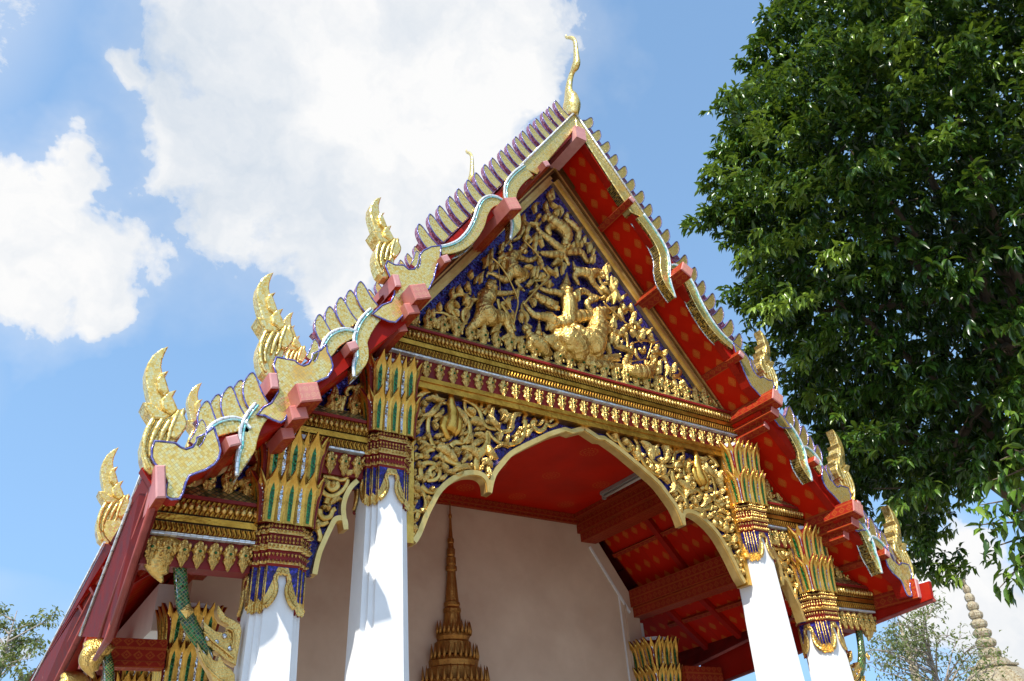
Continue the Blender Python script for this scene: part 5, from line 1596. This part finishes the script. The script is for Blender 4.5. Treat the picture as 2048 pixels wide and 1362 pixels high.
fl(kD, [((210, 290), (230, 180), 10, .2), ((270, 300), (240, 130), 9, .2), ((190, 560), (200, 420), 11, .1), ((290, 560), (290, 460), 9, .1), ((350, 590), (360, 530), 7, .2), ((260, 590), (470, 690), 12, .1), ((540, 230), (580, 140), 11, .2), ((660, 230), (670, 180), 9, .2), ((720, 480), (720, 340), 11, .1), ((800, 400), (850, 330), 10, .1), ((950, 660), (960, 590), 10, .2), ((1080, 760), (1100, 690), 11, .2), ((1000, 1050), (1020, 880), 11, .2), ((960, 1060), (960, 980), 10, .2), ((1080, 1100), (1090, 960), 11, -.2), ((1240, 1030), (1270, 920), 10, .3), ((180, 720), (140, 580), 9, .2), ((1380, 1250), (1360, 1180), 9, .2), ((580, 160), (590, 60), 9, .2), ((860, 470), (830, 400), 8, .2), ((930, 930), (900, 860), 8, .2)], -0.07)

# more tongues of flame wherever the ground would show bare
made = 0
for _ in range(6000):
    if made >= 110: break
    u, v = random.uniform(840, 1430), random.uniform(390, 810)
    p = F(u, v, 0.0)
    if p.z < 6.62 or p.z > 9.55 or abs(p.x) > (9.70 - p.z) / 1.36 - 0.10: continue
    if any((u - a) ** 2 + (v - b) ** 2 < (r + 6.5) ** 2 for a, b, r in OCC): continue
    L = random.uniform(15, 26)
    an = random.gauss(-PI / 2 + 0.15, 0.5)
    q = (u + math.cos(an) * L, v + math.sin(an) * L)
    pq = F(q[0], q[1], 0.0)
    if abs(pq.x) > (9.75 - pq.z) / 1.36 - 0.05: continue
    mb = MB()
    flame(mb, (u, v), q, random.uniform(3.6, 5.2), -0.03 - random.random() * 0.05, random.choice((-0.35, 0.35, 0.2)), ext=0.1)
    mb.build('flame', 'gilt_leaf', pediment)
    OCC.append((u, v, 5)); OCC.append(((u + q[0]) / 2, (v + q[1]) / 2, 5))
    made += 1

# ------------------------------------------------------------------ trees
import numpy as np
rng = np.random.default_rng(11)
LEAF_V = np.array([(0, 0, 0), (-0.42, 0.30, 0.10), (0, 0.30, 0.0), (0.42, 0.30, 0.10), (-0.46, 0.62, 0.06), (0, 0.64, -0.06), (0.46, 0.62, 0.06), (0, 1.0, -0.20)])
LEAF_F = np.array([(0, 2, 1, 1), (0, 3, 2, 2), (1, 2, 5, 4), (2, 3, 6, 5), (4, 5, 7, 7), (5, 6, 7, 7)])
LEAF_T = np.array([(0, 2, 1), (0, 3, 2), (1, 2, 5), (1, 5, 4), (2, 3, 6), (2, 6, 5), (4, 5, 7), (5, 6, 7)])
def leaf_frames(pos, direction, roll):
    """orthonormal frames with y along the leaf"""
    y = direction / np.linalg.norm(direction, axis=1, keepdims=True)
    up = np.tile(np.array([0.0, 0.0, 1.0]), (len(y), 1)) + rng.normal(0, 0.35, (len(y), 3))
    x = np.cross(y, up)
    x /= np.linalg.norm(x, axis=1, keepdims=True) + 1e-9
    z = np.cross(x, y)
    return x, y, z
def leaf_cloud(name, pos, direction, length, width, tone, mat, parent):
    x, y, z = leaf_frames(pos, direction, None)
    n = len(pos)
    L = length[:, None, None]; W_ = width[:, None, None]
    lv = LEAF_V[None]
    P = pos[:, None, :] + x[:, None, :] * lv[..., 0:1] * W_ + y[:, None, :] * lv[..., 1:2] * L + z[:, None, :] * lv[..., 2:3] * L
    P = P.reshape(-1, 3)
    T_ = (LEAF_T[None] + (np.arange(n) * 8)[:, None, None]).reshape(-1, 3)
    me = bpy.data.meshes.new(name)
    me.vertices.add(len(P)); me.vertices.foreach_set('co', P.astype(np.float32).ravel())
    me.loops.add(len(T_) * 3); me.loops.foreach_set('vertex_index', T_.astype(np.int32).ravel())
    me.polygons.add(len(T_)); me.polygons.foreach_set('loop_start', (np.arange(len(T_)) * 3).astype(np.int32)); me.polygons.foreach_set('loop_total', np.full(len(T_), 3, np.int32))
    me.update(calc_edges=True)
    me.polygons.foreach_set('use_smooth', np.ones(len(T_), bool))
    at = me.attributes.new('tone', 'FLOAT', 'POINT')
    at.data.foreach_set('value', np.repeat(tone, 8).astype(np.float32))
    me.materials.append(MAT[mat])
    o = bpy.data.objects.new(name, me)
    col.objects.link(o)
    o.parent = parent
    return o
def inside(poly, u, v):
    c = False
    for i in range(len(poly)):
        (x1, y1), (x2, y2) = poly[i - 1], poly[i]
        if (y1 > v) != (y2 > v) and u < (x2 - x1) * (v - y1) / (y2 - y1) + x1: c = not c
    return c
def to_px(p):
    d = p - CAM
    z = d.dot(RC[2])
    return 1024 + FPX * d.dot(RC[0]) / z, 681 + FPX * d.dot(RC[1]) / z, z
# big tree behind the right eaves
OUT = [(1590, -260), (1575, -10), (1560, 40), (1550, 110), (1520, 170), (1490, 230), (1465, 330), (1440, 430), (1490, 470), (1535, 540), (1525, 590), (1570, 650), (1640, 720), (1600, 770), (1640, 850), (1660, 900), (1690, 960), (1760, 1040), (1830, 1100), (1880, 1100), (1905, 1020), (1960, 960), (2080, 930), (2300, 1000), (2560, 700), (2560, -260), (2100, -420)]
ctr = D(1990, 470, 17.5)
base = Vector((ctr.x + 1.2, ctr.y + 0.8, 0.0))
tree = empty('shade_tree', base, 'tall dense dark green broadleaf tree rising behind the right roof eaves', 'tree')
inv_t = Matrix.Translation(-base)
crown_c0 = np.array(ctr)
# leafy sprays over the outside of the crown, each a drooping bough-end of its own; a denser core behind them
sprays_ = []
tries = 0
while len(sprays_) < 330 and tries < 60000:
    tries += 1
    u, v = random.uniform(1400, 2560), random.uniform(-420, 1120)
    if not inside(OUT, u, v): continue
    p = D(u, v, random.uniform(12.8, 20.0))
    e = (p - ctr)
    q = (e.x / 6.4) ** 2 + (e.y / 6.4) ** 2 + (e.z / 6.8) ** 2
    edge_ = u < 1720
    if q > (1.9 if edge_ else 1.0) or q < 0.42: continue
    if any((p - c).length < 0.80 for c, _, _ in sprays_): continue
    o_ = Vector((e.x, e.y, e.z * 0.35))
    o_ = o_.normalized() + Vector((random.gauss(0, .35), random.gauss(0, .35), random.gauss(-0.22, .15)))
    sprays_.append((p, o_.normalized(), random.uniform(0.75, 1.15)))
left = -RC[0]
for (u, v, d_, L) in ((1412, 445, 15.5, 0.9), (1440, 425, 15.5, 0.8), (1465, 410, 15.5, 0.9), (1430, 360, 15.6, 0.7), (1450, 300, 15.7, 0.8), (1475, 240, 15.8, 0.8), (1510, 120, 16.2, 0.7), (1530, 90, 16.2, 0.7), (1520, 610, 15.1, 0.8), (1560, 700, 15.2, 0.7), (1450, 210, 16.0, 0.8), (1435, 335, 15.6, 0.8), (1540, 60, 16.4, 0.8), (1490, 575, 15.0, 0.9), (1550, 560, 15.4, 0.9), (1515, 690, 15.2, 0.7), (1560, 10, 16.5, 0.8), (1495, 180, 16.0, 0.8), (1600, 800, 15.5, 0.8), (1590, 740, 15.4, 0.8), (1480, 300, 15.6, 0.9), (1650, 870, 15.0, 0.7),
                      (1760, 1060, 14.4, 0.8), (1850, 1130, 14.2, 0.7), (1900, 1140, 14.0, 0.6), (1800, 1110, 14.3, 0.7), (1545, 130, 16.2, 0.9), (1505, 250, 15.9, 0.9), (1500, 350, 15.6, 0.9), (1500, 440, 15.5, 0.9), (1545, 500, 15.6, 0.9), (1590, 600, 15.5, 0.9), (1640, 660, 15.6, 0.9), (1530, 640, 15.3, 0.7), (1470, 470, 15.3, 0.7), (1580, -30, 16.5, 0.8), (1700, 960, 14.8, 0.7)):
    o_ = (left + Vector((random.gauss(0, .2), random.gauss(0, .2), random.gauss(-0.25, .15)))).normalized()
    sprays_.append((D(u, v, d_) , o_, L))
pos, dirs, tones, lens = [], [], [], []
def whorl(tip, ax, n, tone, droop, lo=0.13, hi=0.20):
    for _ in range(n):
        d = ax * 0.7 + rng.normal(0, 0.5, 3) + np.array([0, 0, -droop])
        pos.append(tip + ax * rng.uniform(-0.14, 0.06)); dirs.append(d)
        tones.append(np.clip(tone + rng.normal(0, 0.12), 0, 1)); lens.append(rng.uniform(lo, hi))
for (c, o_, L) in sprays_:
    c_, o2 = np.array(c), np.array(o_)
    sd = np.cross(o2, np.array([0, 0, 1.0])); sd /= np.linalg.norm(sd)
    upv = np.cross(sd, o2)
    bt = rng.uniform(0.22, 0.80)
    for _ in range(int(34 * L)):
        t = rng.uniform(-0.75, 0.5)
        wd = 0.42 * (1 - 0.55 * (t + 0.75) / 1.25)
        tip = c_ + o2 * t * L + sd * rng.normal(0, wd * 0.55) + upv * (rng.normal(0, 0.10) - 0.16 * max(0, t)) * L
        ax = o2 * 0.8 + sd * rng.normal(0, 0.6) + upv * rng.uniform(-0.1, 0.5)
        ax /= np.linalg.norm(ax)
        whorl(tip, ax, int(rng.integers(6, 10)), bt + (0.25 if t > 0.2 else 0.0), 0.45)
n_core = 0
while n_core < 6500:
    e = rng.uniform(-1, 1, 3)
    if (e ** 2).sum() > 0.72: continue
    p = crown_c0 + e * np.array([6.2, 6.2, 6.6])
    u, v, z_ = to_px(Vector(p))
    if not inside(OUT, u + 30, v): continue
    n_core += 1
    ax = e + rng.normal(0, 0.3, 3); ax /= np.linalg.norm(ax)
    whorl(p, ax, int(rng.integers(9, 13)), rng.uniform(0.05, 0.35), 0.5, 0.17, 0.26)  # inner leaves toned darker: the shade inside the crown is put into their colour
pos = np.array(pos) - np.array(base); dirs = np.array(dirs); lens = np.array(lens)
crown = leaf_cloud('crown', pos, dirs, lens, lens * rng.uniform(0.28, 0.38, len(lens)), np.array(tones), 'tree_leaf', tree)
crown['kind'] = 'stuff'
print('leaves', len(pos))
# trunk and limbs
tk = MB()
tp = [Vector((0, 0, 0)), Vector((-0.1, 0, 1.6)), Vector((-0.3, -0.2, 3.4)), Vector((-0.7, -0.4, 5.4)), Vector((-1.0, -0.6, 8.0)), Vector((-1.2, -0.7, 11.5))]
tk.tube(spl([tuple(p) for p in tp], 4), [0.42 - 0.32 * i / 20 for i in range(21)], 12, 0)
tk.build('trunk', 'bark', tree)
ends = [D(1470, 430, 16.5), D(1520, 200, 17), D(1600, 620, 16), D(1700, 300, 15.5), D(1800, 900, 15.5), D(1850, 1020, 15.0), D(1900, 200, 15.5), D(2000, 700, 14.5), D(2100, 300, 16), D(1650, 850, 16), D(1950, 960, 14.8), D(2250, 600, 17), D(1700, 60, 18), D(2150, 0, 18)]
for i, e in enumerate(ends):
    s_ = tp[2 + i % 3] + Vector((0, 0, 0.4 * (i % 4)))
    e_ = e - base
    mid = s_.lerp(e_, 0.5) + Vector((0, 0, 0.9 - 0.35 * (i % 3)))
    lb = MB()
    q = spl([tuple(s_), tuple(s_.lerp(mid, 0.5) + Vector((random.uniform(-.3, .3), random.uniform(-.3, .3), 0.2))), tuple(mid), tuple(mid.lerp(e_, 0.5) + Vector((0, 0, random.uniform(-.2, .3)))), tuple(e_)], 5)
    lb.tube(q, [0.15 - 0.135 * k_ / (len(q) - 1) for k_ in range(len(q))], 8, 0)
    for k_ in range(6, len(q) - 1, 3):
        a = Vector(q[k_]); d = Vector((random.uniform(-1, 1), random.uniform(-1, 1), random.uniform(-0.2, 0.9))).normalized()
        lb.tube([a, a + d * 0.5, a + d * 1.1 + Vector((0, 0, -0.1))], [0.035, 0.022, 0.006], 6, 0)
    lb.build('limb', 'bark', tree)
# the nearest spray, low at the right: every leaf a piece of its own
leaf_me = []
for tone in (0.45, 0.62, 0.8, 0.3):
    me = bpy.data.meshes.new('leaf')
    lv = LEAF_V * np.array([0.36, 1, 1])
    me.from_pydata([tuple(p) for p in lv], [], [tuple(t) for t in LEAF_T])
    a = me.attributes.new('tone', 'FLOAT', 'POINT'); a.data.foreach_set('value', [tone] * 8)
    me.polygons.foreach_set('use_smooth', [True] * len(LEAF_T))
    me.materials.append(MAT['tree_leaf'])
    leaf_me.append(me)
sprays = [((2080, 930), (1985, 960)), ((2080, 990), (1960, 1010)), ((2090, 1040), (1950, 1050)), ((2090, 1060), (1985, 1095)), ((2100, 1080), (2010, 1160)), ((2070, 1100), (1995, 1180)), ((2080, 920), (2030, 900)), ((2090, 1010), (2010, 1030)), ((2100, 950), (2020, 985)), ((2090, 1080), (2035, 1120)), ((2110, 900), (2060, 850)), ((2120, 700), (2040, 690)), ((2110, 420), (2035, 430)), ((2100, 880), (2000, 920))]
nleaf = 0
bough = [tp[2] + base, D(2420, 640, 15.6), D(2250, 800, 14.2), D(2140, 960, 13.2), D(2110, 1060, 12.8)]
bq = spl([tuple(p - base) for p in bough], 6)
bo = MB()
bo.tube(bq, [0.12 - 0.10 * i / (len(bq) - 1) for i in range(len(bq))], 8, 0)
bo.build('limb', 'bark', tree)
for (a, b) in sprays:
    A_, B_ = D(a[0], a[1], 12.9), D(b[0], b[1], 12.4)
    root_px = min((Vector(q_) + base for q_ in bq[6:]), key=lambda q_: (q_ - A_).length)
    tw = MB()
    q = spl([tuple(root_px - base), tuple(A_ - base), tuple(A_.lerp(B_, 0.6) - base), tuple(B_ - base)], 4)
    tw.tube(q, [0.025 - 0.02 * i / (len(q) - 1) for i in range(len(q))], 6, 0)
    tw.build('twig', 'bark', tree)
    for j in range(21):
        f_ = 0.15 + 0.85 * (j / 20) ** 0.8
        p = A_.lerp(B_, f_) + Vector((random.gauss(0, .07), random.gauss(0, .07), random.gauss(0, .05)))
        ax = (B_ - A_).normalized()
        d = ax * random.uniform(0.1, 0.8) + Vector((random.gauss(0, .55), random.gauss(0, .55), random.gauss(-0.55, .35)))
        d.normalize()
        upv = Vector((random.gauss(0, .3), random.gauss(0, .3), 1))
        x = d.cross(upv).normalized(); z = x.cross(d)
        s_ = random.uniform(0.18, 0.27)
        M = Matrix((x, d, z)).transposed().to_4x4()
        inst('leaf', leaf_me[random.choice((0, 0, 1, 1, 2, 3))], tree, Matrix.Translation(p - base) @ M @ Matrix.Scale(s_, 4))
        nleaf += 1

# smaller trees in the distance
def thin_tree(name, label, at, height, top, spread, nbranch, nleaf, leafsize, lmat, bmat, sparse=1.0):
    t = empty(name, at, label, 'tree')
    tr = MB()
    H = height
    tr.tube(spl([(0, 0, 0), (0.1, 0.05, H * 0.3), (-0.1, 0.1, H * 0.6), (0.05, 0, H * 0.97)], 4), [0.22 * (1 - 0.93 * i / 12) for i in range(13)], 8, 0)
    tr.build('trunk', bmat, t)
    P, Dd = [], []
    br = MB()
    for i in range(nbranch):
        z = H * random.uniform(0.42, 0.95)
        a = random.uniform(0, 2 * PI)
        L = spread * random.uniform(0.5, 1.0) * (1.15 - 0.55 * (z / H))
        s_ = Vector((0, 0, z)); d = Vector((math.cos(a), math.sin(a), random.uniform(0.25, 0.9))).normalized()
        e = s_ + d * L
        m_ = s_.lerp(e, 0.5) + Vector((random.gauss(0, .1), random.gauss(0, .1), 0.12)) * L
        br.tube(spl([tuple(s_), tuple(m_), tuple(e)], 4), [0.045, 0.04, 0.035, 0.03, 0.025, 0.02, 0.016, 0.012, 0.008], 6, 0)
        for j in range(7):
            f_ = random.uniform(0.3, 1.0)
            c = s_.lerp(m_, f_ * 2) if f_ < 0.5 else m_.lerp(e, f_ * 2 - 1)
            d2 = Vector((random.gauss(0, 1), random.gauss(0, 1), random.gauss(0.5, .6))).normalized()
            L2 = L * random.uniform(0.2, 0.42)
            br.tube([c, c + d2 * L2 * 0.5 + Vector((0, 0, 0.03)), c + d2 * L2], [0.014, 0.010, 0.005], 5, 0)
            for _ in range(int(nleaf)):
                f3 = random.uniform(0.35, 1.08)
                q = c + d2 * L2 * f3 + Vector((random.gauss(0, 1), random.gauss(0, 1), random.gauss(0, .8))) * 0.14 * sparse
                P.append(tuple(q)); Dd.append((random.gauss(0, 1), random.gauss(0, 1), random.gauss(-0.5, .6)))
    b_ = br.build('branches', bmat, t)
    b_['kind'] = 'stuff'
    P, Dd = np.array(P), np.array(Dd)
    ls = rng.uniform(0.7, 1.2, len(P)) * leafsize
    c = leaf_cloud('crown', P, Dd, ls, ls * 0.42, np.clip(rng.normal(0.5, 0.22, len(P)), 0, 1), lmat, t)
    c['kind'] = 'stuff'
    return t
p = D(36, 1205, 44)
thin_tree('feathery_tree', 'small feathery light green tree at the far lower left', (p.x, p.y, 0), p.z, None, 3.4, 26, 14, 0.24, 'feather_leaf', 'pale_bark')
p = D(1835, 1228, 40)
thin_tree('sparse_tree', 'thinly leaved twiggy tree standing beside the distant slender spires at lower right', (p.x, p.y, 0), p.z, None, 4.6, 36, 11, 0.19, 'feather_leaf', 'pale_bark', 1.3)

# ------------------------------------------------------------------ two distant chedi spires
def chedi(name, label, top_px, foot_px, dist, wfoot, rings_, lod):
    a = D(*top_px, dist)
    f = D(*foot_px, dist)
    x, y = f.x, f.y
    # where the spire's own axis (vertical) meets the two sight lines
    def zat(u, v):
        d = ray(u, v); t = math.hypot(x - CAM.x, y - CAM.y) / math.hypot(d.x, d.y)
        return CAM.z + d.z * t
    zt, zf = zat(*top_px), zat(*foot_px)
    t = empty(name, (x, y, 0), label, 'chedi', 'pair of tiled chedi spires')
    rf_ = wfoot / FPX * (Vector((x, y, zf)) - CAM).length / 2
    H = zt - zf
    sp2 = MB()
    for i in range(rings_):
        f0, f1 = i / rings_, (i + 1) / rings_
        r0 = rf_ * (1 - 0.70 * f0) * 0.48; r1 = rf_ * (1 - 0.70 * f1) * 0.48
        z0, z1 = zf + H * f0 ** 0.92, zf + H * f1 ** 0.92
        h = z1 - z0
        mb = MB()
        prof = [(0.0, 0.72), (0.10, 0.92), (0.35, 1.08), (0.62, 1.12), (0.78, 0.98), (0.88, 0.78), (0.95, 0.72), (1.0, 0.72)]
        mb.rings([[(math.cos(2 * PI * q / 16) * (r0 * (1 - zz) + r1 * zz) * kx * (1 + 0.10 * ((q % 2) - 0.5)), math.sin(2 * PI * q / 16) * (r0 * (1 - zz) + r1 * zz) * kx * (1 + 0.10 * ((q % 2) - 0.5)), z0 + zz * h) for q in range(16)] for zz, kx in prof], 0, False, True)
        mb.build('spire_ring', 'chedi_tile', t)
    tp_ = MB()
    tp_.tube([(0, 0, zt), (0, 0, zt + H * 0.25)], [rf_ * 0.1, rf_ * 0.01], 8, 0)
    tp_.build('spire_tip', 'chedi_tile', t)
    bl = MB()
    prof = [(0.0, rf_ * 5.2), (zf * 0.25, rf_ * 4.6), (zf * 0.27, rf_ * 4.0), (zf * 0.5, rf_ * 3.4), (zf * 0.52, rf_ * 2.9), (zf * 0.72, rf_ * 2.2), (zf * 0.74, rf_ * 1.8), (zf * 0.84, rf_ * 1.45), (zf * 0.90, rf_ * 1.05), (zf * 0.935, rf_ * 0.82), (zf * 0.94, rf_ * 0.92), (zf * 0.955, rf_ * 0.92), (zf * 0.96, rf_ * 0.70), (zf * 0.985, rf_ * 0.60), (zf, rf_ * 0.55)]
    bl.rings([section(r, z, 0, 0) for z, r in prof], 0, False, True)
    bl.build('bell', 'chedi_tile', t)
chedi('chedi', 'tall slender tiled chedi spire at the lower right edge', (1918, 1172), (1983, 1318), 70, 66, 8, 1)
chedi('chedi', 'smaller thinner chedi spire showing through the sparse tree', (1800, 1250), (1836, 1366), 95, 34, 7, 1)
